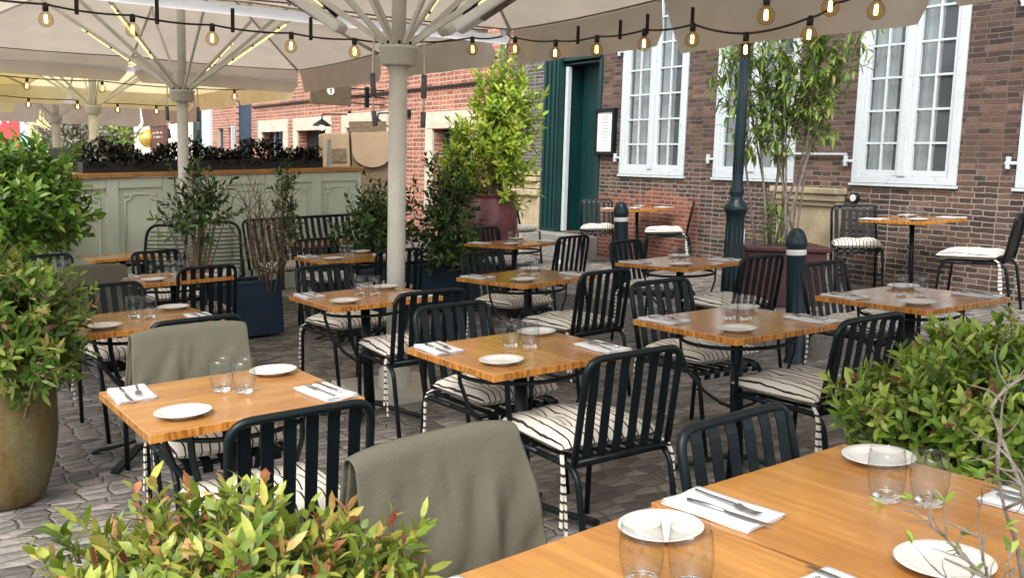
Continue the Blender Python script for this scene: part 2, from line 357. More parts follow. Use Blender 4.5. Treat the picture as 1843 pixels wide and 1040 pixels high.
# ================================================================ SETTING
def axis_vals(lo, hi, fine_lo, fine_hi, fs, cs):
    v = []; x = lo
    while x < fine_lo: v.append(x); x += cs
    x = fine_lo
    while x < fine_hi: v.append(x); x += fs
    x = fine_hi
    while x < hi+cs: v.append(x); x += cs
    return v
def build_ground():
    sv = axis_vals(-60, 5.5, -6, 5.5, .5, 6)[:-1]+[5.5, 5.90, 5.98, 6.1, 6.6, 7.2, 8, 9, 12, 20, 60]
    sv = sorted(set(round(x, 3) for x in sv)); tv = axis_vals(-30, 170, -6, 32, 1.0, 8)
    b = MB(); vs = []
    for s in sv:
        for t_ in tv:
            x = NX*s-NY*t_; y = NY*s+NX*t_; vs.append((x, y, zg(x, y)))
    n = len(tv); fs = [(i*n+j, (i+1)*n+j, (i+1)*n+j+1, i*n+j+1) for i in range(len(sv)-1) for j in range(n-1)]
    b.add(vs, fs, False); tag(b.build('ground', 'cobbles'), kind='structure')
build_ground()
k = MB()
for i in range(40):
    t0 = -4+i*1.0; vs = []
    for s_, dz in ((5.80, .004), (5.99, .004), (5.99, .0), (5.80, .0)): pass
    P = lambda s, t_, z: (NX*s-NY*t_, NY*s+NX*t_, z)
    za = zg(*P(6.0, t0, 0)[:2])+.006; zb = zg(*P(6.0, t0+.985, 0)[:2])+.006
    k.add([P(5.82, t0, za-.25), P(6.02, t0, za-.25), P(6.02, t0+.985, zb-.25), P(5.82, t0+.985, zb-.25), P(5.82, t0, za), P(6.02, t0, za), P(6.02, t0+.985, zb), P(5.82, t0+.985, zb)],
          [(0, 3, 2, 1), (4, 5, 6, 7), (0, 1, 5, 4), (1, 2, 6, 5), (2, 3, 7, 6), (3, 0, 4, 7)])
tag(k.build('kerb', 'granite', bevel=.012), kind='structure')

# ================================================================ brick houses along the wall line
WM = Matrix.Translation((8.4*NX, 8.4*NY, 0)) @ Matrix.Rotation(math.atan2(-.829, .559), 4, 'Z')
def wallmesh(b, x0, x1, z0, z1, holes, y=0, depth=.30):
    xs = sorted({x0, x1, *[h[0] for h in holes], *[h[1] for h in holes]}); zs = sorted({z0, z1, *[h[2] for h in holes], *[h[3] for h in holes]})
    xs = [x for x in xs if x0 <= x <= x1]; zs = [z for z in zs if z0 <= z <= z1]
    for i in range(len(xs)-1):
        for j in range(len(zs)-1):
            cx, cz = (xs[i]+xs[i+1])/2, (zs[j]+zs[j+1])/2
            if any(h[0] < cx < h[1] and h[2] < cz < h[3] for h in holes): continue
            b.add([(xs[i], y, zs[j]), (xs[i+1], y, zs[j]), (xs[i+1], y, zs[j+1]), (xs[i], y, zs[j+1])], [(0, 1, 2, 3)])
    for a, c, d, e in holes:   # reveals
        b.add([(a, y, d), (a, y+depth, d), (a, y+depth, e), (a, y, e)], [(0, 1, 2, 3)]); b.add([(c, y, d), (c, y, e), (c, y+depth, e), (c, y+depth, d)], [(0, 1, 2, 3)])
        b.add([(a, y, d), (c, y, d), (c, y+depth, d), (a, y+depth, d)], [(0, 1, 2, 3)]); b.add([(a, y, e), (a, y+depth, e), (c, y+depth, e), (c, y, e)], [(0, 1, 2, 3)])
    b.add([(x0, y, z0), (x0, y+7, z0), (x0, y+7, z1), (x0, y, z1)], [(0, 3, 2, 1)]); b.add([(x1, y, z0), (x1, y+7, z0), (x1, y+7, z1), (x1, y, z1)], [(0, 1, 2, 3)])
    b.add([(x0, y+7, z0), (x1, y+7, z0), (x1, y+7, z1), (x0, y+7, z1)], [(0, 3, 2, 1)]); b.add([(x0, y, z1), (x1, y, z1), (x1, y+7, z1), (x0, y+7, z1)], [(0, 1, 2, 3)])
def gable_roof(x0, x1, z, h=2.6, d=7, over=.3):
    b = MB(); y0, y1, ym = -over, d+over, d/2
    b.add([(x0, y0, z+.02), (x1, y0, z+.02), (x1, ym, z+h), (x0, ym, z+h), (x0, y1, z+.02), (x1, y1, z+.02)], [(0, 1, 2, 3), (3, 2, 5, 4), (0, 3, 4), (1, 5, 2), (0, 4, 5, 1)]); return b
M['roof_tile'] = plain('roof_tile', (.22, .07, .045), .85, 0, .25, 20, .5)

house = thing('brown_brick_house', 'old brown brick house with tall white windows and a green door', 'building', WM)
WX = [(-9.90, -8.66), (-8.15, -6.94), (-6.18, -5.03), (-4.47, -3.30)]
ZB, ZT = 1.43, 3.78
holes = [(a+.03, b-.03, ZB+.02, ZT-.02) for a, b in WX]+[(-11.20, -10.38, .56, 3.02)]
b = MB(); wallmesh(b, -12.48, -1.5, -2.2, 7.5, holes)
b.build('wall', 'brown_brick', house)
gable_roof(-12.5, -1.4, 7.5).build('roof', 'roof_tile', house)
def window(parent, a, c, z0, z1, lean=0):
    rnd = random.Random(int(a*100))
    w_ = c-a; fr = MB()
    y0 = -.025
    def jag(x0, x1, y0_, y1_, z0_, z1_, vert):      # chipped paint edge: outer border wobbles
        fr.box(x0, x1, y0_, y1_, z0_, z1_)
    jag(a, a+.085, y0, .10, z0, z1, 1); jag(c-.085, c, y0, .10, z0, z1, 1); jag(a+.085, c-.085, y0+.003, .10, z0, z0+.075, 0); jag(a+.085, c-.085, y0+.003, .10, z1-.08, z1, 0)
    mid = (a+c)/2; fr.box(mid-.045, mid+.045, y0-.012, .10, z0+.075, z1-.08)
    o = fr.build('window', 'white_paint', parent, bevel=.006)
    sash = MB(); panes = MB()
    for s0, s1 in ((a+.085, mid-.045), (mid+.045, c-.085)):
        ya, yb = .0, .045; st = .045
        sash.box(s0, s0+st, ya, yb, z0+.078, z1-.085); sash.box(s1-st, s1, ya, yb, z0+.078, z1-.085)
        sash.box(s0+st, s1-st, ya, yb, z0+.078, z0+.078+.055); sash.box(s0+st, s1-st, ya, yb, z1-.085-.05, z1-.085)
        xm = (s0+s1)/2; sash.box(xm-.011, xm+.011, ya+.008, yb-.004, z0+.133, z1-.135)
        z = 1.83
        while z < z1-.2: 
            sash.box(s0+st, xm-.011, ya+.010, yb-.006, z-.011, z+.011); sash.box(xm+.011, s1-st, ya+.010, yb-.006, z-.011, z+.011); z += .322
        panes.add([(s0+st, yb-.012, z0+.13), (s1-st, yb-.012, z0+.13), (s1-st, yb-.012, z1-.13), (s0+st, yb-.012, z1-.13)], [(0, 1, 2, 3)])
    sash.build('sash', 'white_paint', o, bevel=.003); panes.build('pane', 'window_glass', o)
    cu = MB()
    for s0, s1 in ((a+.10, a+.10+w_*.235), (mid+.05, mid+.05+w_*.17)):
        n = 40; vs = []
        for i in range(n+1):
            x = s0+(s1-s0)*i/n; y = .11+.016*math.sin(i*1.15)+.008*math.sin(i*.43+a)
            vs += [(x, y, z0+.02), (x, y, z1-.05)]
        cu.add(vs, [(2*i, 2*i+2, 2*i+3, 2*i+1) for i in range(n)], True)
    cu.build('curtain', 'curtain', o)
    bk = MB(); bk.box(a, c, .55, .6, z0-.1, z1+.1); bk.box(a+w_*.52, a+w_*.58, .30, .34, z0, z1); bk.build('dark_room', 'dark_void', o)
    hg = MB()
    for z in (z0+.22, z1-.72):
        hg = MB(); hg.box(a-.10, a+.01, y0-.022, y0+.0, z-.014, z+.014); hg.box(a-.085, a-.055, y0-.03, y0+.01, z-.055, z+.055)
        hg.build('hinge', 'white_paint', o, bevel=.004)
    sl = MB(); sl.box(a-.02, c+.02, -.035, -.0, z0-.03, z0-.004); sl.build('sill', 'white_paint', o, bevel=.004)
    return o
for a, c in WX: window(house, a, c, ZB, ZT)
# door
d = MB()
d.box(-11.62, -11.20, -.10, .06, .50, 3.16); d.box(-11.20, -10.36, -.07, .05, 3.02, 3.16); d.box(-10.40, -10.34, -.03, .05, .55, 3.02)
for x in (-11.56, -11.45, -11.34, -11.25): d.box(x, x+.035, -.125, -.10, .6, 3.05)
door = d.build('door', 'green_door', house, bevel=.006)
d = MB()
for i in range(6): d.box(-11.10+i*.125, -11.10+i*.125+.119, .26, .30, .58, 3.0)
d.box(-11.20, -10.38, .31, .5, .5, 3.1); d.box(-11.199, -11.17, .0, .31, .56, 3.0); d.box(-10.41, -10.381, .0, .31, .56, 3.0); d.box(-11.17, -10.41, .0, .31, 2.97, 3.0); d.build('door_leaf', 'green_door', door, bevel=.004)
d = MB(); d.box(-10.62, -10.45, .235, .262, .62, .95); d.build('kick_plate', 'gold', door)
d = MB(); d.box(-11.18, -11.12, -.02, .05, .56, 2.95); d.build('door_edge', 'white_paint', door, bevel=.006)
d = MB(); d.box(-11.65, -10.3, -.38, -.01, .2, .54); d.build('doorstep', 'granite', house, bevel=.015)
# grey rusticated corner pier with stone base mouldings
d = MB(); d.box(-12.48, -11.65, -.07, -.004, -.5, 7.4)
d.build('corner_pier', 'grey_brick', house)
d = MB()
for z0, z1, y in ((1.05, 1.15, -.17), (1.16, 1.26, -.14), (1.27, 1.34, -.19), (1.36, 1.42, -.12), (.1, 1.04, -.12)): d.box(-12.52, -11.63, y, -.072, z0, z1)
d.build('pier_base', 'sandstone', house, bevel=.012)
# pilaster base of yellowish sandstone between the windows
d = MB()
for z0, z1, y, e in ((.72, 1.16, -.10, 0), (1.165, 1.215, -.13, .02), (1.22, 1.29, -.16, .03), (1.295, 1.36, -.19, .05), (.28, .715, -.105, -.02)): d.box(-7.06-e, -6.27+e, y, -.004, z0, z1)
d.build('pilaster_base', 'sandstone', house, bevel=.012)
d = MB(); d.tube([(-6.12, -.004, 1.27), (-6.12, -.045, 1.27)], [.055, .05], 20); cl = d.build('wall_vent', 'black_metal', house)
d = MB(); d.tube([(-6.12, -.046, 1.27), (-6.12, -.05, 1.27)], .036, 20); d.build('vent_face', 'white_metal', cl)
d = MB(); d.box(-7.05, -6.24, -.05, -.03, 1.71, 1.73); d.build('wall_bar', 'white_paint', house)
# menu board
mm = WM @ Matrix.Translation((-10.20, 0, 0))
mb_ = thing('menu_board', 'black framed menu board with white sheet on brick beside the green door', 'menu board', mm)
d = MB(); d.box(-.21, .21, -.07, -.005, 1.68, 1.73); d.box(-.21, .21, -.07, -.005, 2.27, 2.32); d.box(-.21, -.165, -.07, -.005, 1.73, 2.27); d.box(.165, .21, -.07, -.005, 1.73, 2.27); d.build('frame', 'black_metal', mb_, bevel=.005)
d = MB(); d.box(-.165, .165, -.045, -.006, 1.73, 2.27); sh = d.build('menu_sheet', 'frame_white', mb_)
d = MB()
for i in range(11):
    wv = .10*(.4+.6*random.random()); d.box(-wv, wv, -.0475, -.0455, 2.2-.04*i, 2.206-.04*i)
d.build('menu_lines', 'slate_grey', sh)

# red brick house
red = thing('red_brick_house', 'salmon red brick house with low stone framed windows beyond the corner', 'building', WM)
rh = [(-24.4, -22.8, .4, 2.18), (-21.85, -20.1, .4, 2.18), (-18.95, -17.25, .4, 2.2), (-15.15, -13.9, .4, 2.12)]
b = MB(); wallmesh(b, -25.2, -12.5, -2.4, 8.2, rh, y=.02); b.build('wall', 'red_brick', red)
gable_roof(-25.2, -12.5, 8.2).build('roof', 'roof_tile', red)
for i, (a, c, z0, z1) in enumerate(rh):
    d = MB(); d.box(a-.26, c+.26, -.05, .016, z1, z1+.30); d.box(a-.26, a, -.045, .016, z0, z1); d.box(c, c+.26, -.045, .016, z0, z1)
    fr = d.build('window', 'limewash', red, bevel=.01)
    d = MB(); d.box(a, c, .22, .26, z0, z1); d.build('pane', 'dark_void', fr)
    d = MB()
    for k_ in range(1, 4 if i != 1 else 2): x = a+(c-a)*k_/(4 if i != 1 else 2); d.box(x-.02, x+.02, .17, .215, z0, z1)
    d.box(a, c, .165, .213, z0+.9, z0+.94); d.build('muntin', 'slate_grey' if i else 'blue_plaster', fr)
d = MB(); d.box(-25.2, -13.0, -.03, .015, 2.84, 2.88); d.build('rail', 'black_metal', red)
d = MB(); d.tube([(-12.72, -.10, -.5), (-12.72, -.10, 7.5)], .06, 12); d.build('drainpipe', 'slate_grey', red)
def wall_lamp(x, z, label):
    o = thing('wall_lamp', label, 'lamp', WM @ Matrix.Translation((x, 0, z)), 'gooseneck lamps on the red brick wall')
    d = MB(); d.tube(round_path([(.42, -.0, .12), (.42, -.30, .12), (0, -.45, .12), (0, -.45, .0)], .12), .014, 8); d.box(.38, .46, -.02, .02, .04, .20); d.build('arm', 'black_metal', o)
    d = MB(); d.lathe([(.02, .02), (.04, 0), (.12, -.05), (.20, -.11), (.205, -.13)], 20, (0, -.45)); d.build('lamp_shade', 'black_metal', o)
    d = MB(); d.lathe([(.001, -.22), (.04, -.2), (.055, -.16), (.03, -.1), (.02, -.06)], 14, (0, -.45)); d.build('bulb', 'filament', o)
wall_lamp(-19.3, 2.36, 'black gooseneck wall lamp left of the one beside the white pole')
wall_lamp(-16.55, 2.30, 'black gooseneck wall lamp just left of the front white pole')
# hanging sign on bracket
sg = thing('hanging_sign', 'olive rectangular hanging sign with a round white emblem on wall bracket', 'sign', WM @ Matrix.Translation((-17.2, 0, 0)))
d = MB()
for z in (2.90, 2.76, 2.62): d.box(-.02, .02, -1.0, -.0, z-.012, z+.012)
d.box(-.03, .03, -.42, -.34, 2.55, 2.95); d.build('bracket', 'black_metal', sg)
d = MB(); d.box(-.03, .03, -1.55, -.72, 2.56, 2.97); bd = d.build('board', 'sign_olive', sg, bevel=.01)
d = MB(); d.tube([(.031, -1.15, 2.82), (.038, -1.15, 2.82)], .075, 20); em = d.build('emblem', 'frame_white', bd)
d = MB(); d.tube([(.0385, -1.15, 2.87), (.0385, -1.15, 2.77)], .010, 6); d.tube([(.0385, -1.18, 2.84), (.0385, -1.12, 2.84)], .008, 6); d.build('emblem_mark', 'slate_grey', em)

# narrow navy portal, brick pier, green portal
nb = thing('narrow_brick_house', 'narrow brick house with navy doors and a teal green portal', 'building', WM)
b = MB(); wallmesh(b, -30.9, -25.25, -2.8, 9, [(-28.5, -27.95, -.5, 2.35), (-27.45, -26.95, -.5, 2.35), (-26.7, -25.4, -.5, 3.6), (-30.7, -29.0, -.5, 3.4)], y=.03); b.build('wall', 'red_brick', nb)
gable_roof(-30.9, -25.25, 9).build('roof', 'roof_tile', nb)
d = MB(); d.box(-26.7, -25.4, .1, .16, -.5, 3.6); d.box(-28.5, -27.95, .12, .16, -.5, 2.35); d.box(-27.45, -26.95, .12, .16, -.5, 2.35); d.build('navy_door', 'navy', nb)
d = MB(); d.box(-30.7, -29.9, -.1, .16, -.5, 3.4); d.build('green_portal', 'green_door', nb)
for q in ((-29.9, -29.0, -.05, .16, -.5, 3.4), (-26.86, -26.78, -.08, .02, -.5, 2.4)): d = MB(); d.box(*q); d.build('light_pilaster', 'white_paint', nb)
ch = thing('cream_house', 'pale cream plastered house with small square windows and a shop board', 'building', WM)
hw = [(-36.9, -36.1, 2.75, 3.9), (-34.6, -33.8, 2.75, 3.9)]
b = MB(); wallmesh(b, -39.6, -31.0, -3, 8.5, hw, y=.0); b.build('wall', 'cream_plaster', ch)
gable_roof(-39.6, -31.0, 8.5).build('roof', 'roof_tile', ch)
for a, c, z0, z1 in hw:
    d = MB(); d.box(a-.06, c+.06, -.04, .03, z0-.08, z0); d.box(a-.05, a+.04, -.02, .05, z0, z1); d.box(c-.04, c+.05, -.02, .05, z0, z1); fr = d.build('window', 'slate_grey', ch)
    d = MB(); d.box(a, c, .12, .16, z0, z1); d.build('pane', 'blue_plaster', fr)
sb = thing('shop_board', 'brown shop board with a golden half globe on the cream house', 'sign', WM @ Matrix.Translation((-35.2, 0, 0)))
d = MB(); d.box(-1.0, 1.0, -.16, -.01, 1.68, 2.5); d.box(-1.05, .95, -.17, -.02, 2.5, 2.58); bd = d.build('board', 'sign_brown', sb, bevel=.02)
d = MB()
for z, q in ((2.3, .7), (2.15, .75), (1.9, .35)):
    for i in range(9):
        if random.random() < q: d.box(-.55+i*.155, -.55+i*.155+.10, -.166, -.161, z-.03, z+.03)
d.build('lettering', 'limewash', bd)
d = MB(); d.lathe([(.02, -.34), (.16, -.29), (.29, -.16), (.34, 0), (.29, .16), (.16, .29), (.02, .34)], 24); g = d.build('globe', 'gold', sb); g.location = (-1.1, -.2, 2.1)
# far row of coloured houses
for nm, a, c, mt, lb in (('yellow_house', -71.5, -59.0, 'yellow_plaster', 'pale yellow house far down the street'), ('blue_house', -76.0, -71.6, 'blue_plaster', 'light blue house between the yellow and red ones'), ('red_house', -92, -76.1, 'red_plaster', 'red house at the far left end of the street')):
    hh = thing(nm, lb, 'building', WM)
    hs_ = [(a+(c-a)*(i+.3)/3, a+(c-a)*(i+.7)/3, z, z+1.5) for i in range(3) for z in ((.6, 3.6) if nm != 'red_house' else (3.7,))]
    b = MB(); wallmesh(b, a, c, -4, 10, hs_, y=.0); b.build('wall', mt, hh); gable_roof(a, c, 10).build('roof', 'roof_tile', hh)
    for w0, w1, z0, z1 in hs_:
        d = MB(); d.box(w0, w1, .1, .16, z0, z1); d.box((w0+w1)/2-.04, (w0+w1)/2+.04, .04, .098, z0, z1); d.build('window', 'curtain' if nm == 'red_house' else 'slate_grey', hh)
tb_ = thing('teal_kiosk', 'pale blue kiosk with dark flat roof among the trees', 'kiosk', WM)
d = MB(); d.box(-52, -41.5, -1.0, 3, -3, 1.9); d.build('wall', 'blue_plaster', tb_)
d = MB(); d.box(-53, -41, -1.6, 3.3, 1.9, 2.5); d.build('roof', 'black_rubber', tb_, bevel=.03)
d = MB(); d.box(-50, -48.6, -1.04, -.99, -2, 1.4); d.box(-46, -44.6, -1.04, -.99, -2, 1.4); d.build('window', 'slate_grey', tb_)

# ================================================================ PARASOLS
UA = R(32); UU = Vector((math.cos(UA), math.sin(UA), 0)); UV = Vector((-math.sin(UA), math.cos(UA), 0))
def parasol(name, label, hub, hu, hv, ze, zc, fab, detail=True, vals=(), drop=.29, apex=1.05, pole_r=.058, heaters=(), hvn=None, leds=(1, 3, 5, 7), sf=.88):
    hvn = hvn or hv
    hx, hy = hub; g = zg(hx, hy)
    o = thing(name, label, 'parasol', Matrix.Translation((hx, hy, 0)) @ Matrix.Rotation(UA, 4, 'Z'), 'large square parasols over the terrace')
    d = MB(); d.tube([(0, 0, g-.02), (0, 0, zc)], pole_r, 24); d.build('pole', 'umbrella_metal' if detail else 'umbrella_metal', o)
    d = MB(); d.tube([(0, 0, zc), (0, 0, ze+apex-.05)], pole_r*.78, 20); d.build('mast', 'umbrella_metal', o)
    d = MB(); d.box(-.33, .33, -.33, .33, g-.01, g+.05); d.lathe([(.11, g+.05), (.11, g+.16), (.07, g+.2), (pole_r+.002, g+.22)], 24); d.build('base_plate', 'umbrella_metal', o, bevel=.01)
    d = MB(); d.lathe([(pole_r, zc-.05), (.10, zc-.05), (.118, zc-.04), (.122, zc+.05), (.13, zc+.055), (.13, zc+.075), (.09, zc+.08), (pole_r*.7, zc+.09)], 32); col_ = d.build('collar', 'umbrella_metal', o)
    if detail:
        d = MB()
        for k in range(16):
            a = k*math.pi/8; d.tube([(.10*math.cos(a), .10*math.sin(a), zc+.075), (.10*math.cos(a), .10*math.sin(a), zc+.10)], .009, 6)
        d.build('bolt_ring', 'black_metal', col_)
    ends = [(hu, 0), (hu, hv), (0, hv), (-hu, hv), (-hu, 0), (-hu, -hvn), (0, -hvn), (hu, -hvn)]
    zt = ze+apex
    def P(i, f, j=0.0, sag=1):      # point between rib i and i+1 at radial fraction f
        a, b_ = ends[i % 8], ends[(i+1) % 8]; x = a[0]+(b_[0]-a[0])*j; y = a[1]+(b_[1]-a[1])*j
        s_ = .05*math.sin(math.pi*j)*f*(1.2-f)*2.0*sag + .035*math.sin(math.pi*f)
        return Vector((x*f, y*f, zt+(ze-zt)*f - s_))
    ns, nr = 8, 10
    d = MB()
    for i in range(8):
        vs = [P(i, f/nr, j/ns) for f in range(nr+1) for j in range(ns+1)]
        d.add(vs, [(f*(ns+1)+j, (f+1)*(ns+1)+j, (f+1)*(ns+1)+j+1, f*(ns+1)+j+1) for f in range(nr) for j in range(ns)], True)
    cn = d.build('canopy', fab, o)
    d = MB()
    for i in range(8):              # welted seams over each rib, seen from below
        d.tube([P(i, f/8, 0)-Vector((0, 0, .006)) for f in range(1, 9)], .006, 5)
    d.tube([P(i, 1, j/4)-Vector((0, 0, .003)) for i in range(8) for j in range(4)]+[P(0, 1, 0)], .008, 6)
    d.build('seam', 'bark' if detail else fab, cn)
    for side, i0, *dr in vals:
        drop_ = dr[0] if dr else drop           # scalloped valance panels with rounded free corners
        a, b_ = Vector((*ends[i0 % 8], ze)), Vector((*ends[(i0+1) % 8], ze)); L = (b_-a).length; n = 26; m_ = 7; vs = []
        outw = Vector((a.x+b_.x, a.y+b_.y, 0)).normalized() if side is None else Vector(side)
        for q in range(n+1):
            f = q/n; u_ = min(f, 1-f)*L; rr = .11
            dd = drop_ if u_ > rr else drop_-rr+math.sqrt(max(0, rr*rr-(rr-u_)**2))
            dd = max(dd, .14); off = .05*math.sin(f*math.pi*2.2+i0)+.02*math.sin(f*19)
            for e in range(m_+1):
                h = e/m_; p = a.lerp(b_, .006+.988*f); vs.append(p+Vector((0, 0, -.05*math.sin(math.pi*f)*.0-dd*h))+outw*(.015+off*h*h+.05*h))
        d = MB(); d.add(vs, [(q*(m_+1)+e, (q+1)*(m_+1)+e, (q+1)*(m_+1)+e+1, q*(m_+1)+e+1) for q in range(n) for e in range(m_)], True)
        va = d.build('valance', 'valance' if fab == 'canopy' else fab, o)
    for i in range(8):
        a = ends[i]; an = math.atan2(a[1], a[0]); L = math.hypot(*a)
        d = MB(); top = P(i, .06)-Vector((0, 0, .05)); end = P(i, .99)-Vector((0, 0, .03))
        d.tube([top, end], .015, 6); d.build('rib', 'umbrella_metal', o)
        ea = P(i, .52)-Vector((0, 0, .05)); s0 = Vector((.085*math.cos(an), .085*math.sin(an), zc+.09))
        st = MB(); sd_ = Vector((-math.sin(an), math.cos(an), 0))
        st.strip([s0, s0.lerp(ea, .5), ea], sd_, .022, .038); so = st.build('strut', 'umbrella_metal', o, bevel=.004)
        if detail and i in leds:
            l0, l1 = s0.lerp(ea, .28), s0.lerp(ea, .68); q = MB(); dn = (ea-s0).cross(sd_).normalized(); dn = dn if dn.z < 0 else -dn
            q.strip([l0+dn*.026, l1+dn*.026], sd_, .016, .012); q.build('light_strip', 'led', so)
            q = MB()
            for f in (.1, .45, .9): c_ = l0.lerp(l1, f)+dn*.018; q.tube([c_-sd_*.018, c_+sd_*.018], .012, 6)
            q.build('strip_clip', 'black_metal', so)
        if i in heaters:
            ax = (ea-s0).normalized(); dn = ax.cross(sd_); dn = dn if dn.z < 0 else -dn
            c0 = s0.lerp(ea, .17)+dn*.085; q = MB(); q.strip([c0, c0+ax*.66], sd_, .155, .07); ho = q.build('heater', 'white_metal', o, bevel=.02)
            q = MB(); q.strip([c0+ax*.17+dn*.037, c0+ax*.60+dn*.037], sd_, .12, .006); q.build('heater_element', 'heater_glass', ho)
            q = MB(); q.tube([c0+ax*.36+dn*.0405, c0+ax*.56+dn*.0405], .012, 8); q.build('heater_tube', 'steel', ho)
            q = MB(); q.tube([c0+ax*.08-dn*.05, s0.lerp(ea, .36)], .012, 6); q.build('heater_bracket', 'black_metal', ho); q = MB(); q.tube([c0+ax*.58-dn*.05, s0.lerp(ea, .70)], .012, 6); q.build('heater_bracket', 'black_metal', ho)
    if detail:
        for sx_, ln, tl in ((-1, .60, .10), (1, .52, -.02)):      # two hanging power leads with inline plugs
            wx, wy = UU*0, 0
            base = Vector((math.cos(-UA)*.16*sx_, math.sin(-UA)*.16*sx_, zc+.10))
            pts = [base*.55+Vector((0, 0, zc*.45+.07)), base+Vector((0, 0, .07)), base+Vector((0, 0, -.05)), base+Vector((.01*sx_, 0, -.20))]
            q = MB(); q.tube(round_path([pts[0], pts[1], pts[3], pts[3]+Vector((tl*.12, 0, -.28))], .05), .0065, 6); cb = q.build('power_lead', 'umbrella_metal', o)
            e0 = pts[3]; e1 = e0+Vector((tl*.1, 0, -.15)); MB().tube([e0, e1], .019, 8).build('plug', 'slate_grey', cb); MB().tube([e1+Vector((0, 0, -.09)), e1+Vector((tl*.15, 0, -.19))], .018, 8).build('plug', 'slate_grey', cb)
    return o
HA, HB = (-.78, 6.22), (-3.63, 10.3)
parasol('parasol', 'taupe parasol with heaters on the white pole before the middle tables', HA, 2.2, 2.2, 2.80, 2.17, 'canopy', True, ((None, 0, .34), (None, 7, .42)), heaters=(3, 7, 0), pole_r=.060)
parasol('parasol', 'taupe parasol whose pole stands in front of the sage green screen', HB, 2.3, 2.9, 2.80, 2.13, 'canopy', True, ((None, 0), (None, 7), (None, 1), (None, 2)), drop=.33, hvn=2.58)
HC = (HB[0]-3.36, HB[1]+5.35)
parasol('parasol', 'warm yellow lit parasol behind the sage green screen', HC, 2.3, 2.95, 2.74, 2.2, 'canopy_yellow', False, ((None, 0), (None, 7), (None, 1), (None, 2)), drop=.33, pole_r=.075)
HD = (HC[0]-3.15, HC[1]+5.2)
parasol('parasol', 'faded pinkish taupe parasol farthest away at upper left', HD, 2.3, 2.95, 2.72, 2.2, 'canopy', False, ((None, 0), (None, 7), (None, 1), (None, 2)), drop=.5, pole_r=.085)
parasol('parasol', 'yellow parasol left of the screen with its pole above the laurel shrub', (HC[0]-4.6*.848, HC[1]-4.6*.53+3.0), 2.25, 2.9, 2.72, 2.2, 'canopy_yellow', False, ((None, 1), (None, 2)), drop=.42, pole_r=.075)
parasol('parasol', 'nearest taupe parasol overhead at the upper right edge', (HA[0]+2.42+.05, HA[1]-3.87+.1), 2.2, 2.2, 2.76, 2.2, 'canopy', True, ((None, 0), (None, 7)), drop=.30)
# parasol to the left of the first, joining the row: its edge closes the sky at the upper left
parasol('parasol', 'taupe parasol overhead at the upper left edge', (HA[0]-4.5*.848, HA[1]-4.5*.53), 2.2, 2.2, 2.80, 2.2, 'canopy', True, (), drop=.3)
# white rain gutter between the two rows of canopies
def gutter(label, p0, p1, z, w_=.20):
    d = MB(); n = 14; vs = []
    side = Vector((-(p1-p0).y, (p1-p0).x, 0)).normalized()
    for i in range(n+1):
        c_ = p0.lerp(p1, i/n)
        for k_ in range(7):
            a = (k_/6-.5)*2; vs.append(c_+side*a*w_+Vector((0, 0, z-.07*(1-a*a))))
    d.add(vs, [(i*7+k_, (i+1)*7+k_, (i+1)*7+k_+1, i*7+k_+1) for i in range(n) for k_ in range(6)], True)
    return tag(d.build('rain_gutter', 'gutter'), label, 'gutter')
ha = Vector((*HA, 0))
gutter('white translucent rain gutter strip between the two nearest taupe parasols', ha+UV*2.29-UU*2.6, ha+UV*2.29+UU*2.2, 2.735, .085)
hb = Vector((*HB, 0))
gutter('white rain gutter strip between the screen parasol and the yellow one', hb+UV*3.05-UU*3.6, hb+UV*3.05+UU*2.3, 2.66, .14)

# ================================================================ string lights
def string_lights(label, pts, bulbs, r=.045, straps=(), grp='strings of warm globe bulbs'):
    pts = [Vector(p) for p in pts]
    def at(f):
        f = f*(len(pts)-1); i = min(int(f), len(pts)-2); q = f-i; p = pts[i].lerp(pts[i+1], q)
        return p-Vector((0, 0, .018*4*q*(1-q)))
    o = thing('string_lights', label, 'string lights', None, grp)
    d = MB(); n = (len(pts)-1)*10; d.tube([at(i/n) for i in range(n+1)], .008, 6); d.build('cable', 'black_rubber', o)
    pb = None
    for f in bulbs:
        p = at(f)
        if pb is None:
            d = MB(); k_ = r/.045
            prof = [(.013, -.040), (.017, -.048), (.032, -.062), (.044, -.083), (.0475, -.102), (.044, -.122), (.031, -.139), (.012, -.147), (.001, -.148)]
            d.lathe([(a*k_, z*k_) for a, z in prof], 20); pb = d.build('bulb', 'bulb_glass', o)
            d = MB(); d.tube([(0, 0, .01), (0, 0, -.015*k_), (0, 0, -.046*k_)], [.013*k_, .02*k_, .018*k_], 12); sk = d.build('socket', 'black_rubber', pb)
            d = MB(); d.lathe([(.003, -.066*k_), (.010*k_, -.072*k_), (.011*k_, -.118*k_), (.003, -.122*k_)], 8); fl = d.build('filament', 'filament', pb)
            pb.location = p
        else:
            c_ = pb.copy(); C.objects.link(c_); c_.parent = o; c_.location = p; c_.rotation_euler = (random.uniform(-.06, .06), random.uniform(-.06, .06), 0)
            for ch_ in (sk, fl): e = ch_.copy(); C.objects.link(e); e.parent = c_
    if straps:
        for f, h in straps: p = at(f); MB().strip([p-Vector((0, 0, .03)), p+Vector((0, 0, h))], UU, .030, .006).build('strap', 'black_rubber', o)
    return o
def onfar(px, hub, hv, dz=0):   # place along the far edge line of a canopy by bearing
    pass
F0 = [(-3.3, 2.12, 2.66, 1), (-2.6, 2.12, 2.60, 1), (-1.85, 2.12, 2.572, 1), (-1.25, 2.12, 2.556, 1), (-.65, 2.12, 2.546, 1), (0, 2.12, 2.544, 1), (.56, 2.12, 2.547, 1), (1.1, 2.12, 2.575, 0), (1.73, 2.12, 2.67, 1), (2.06, 2.12, 2.715, 0)]
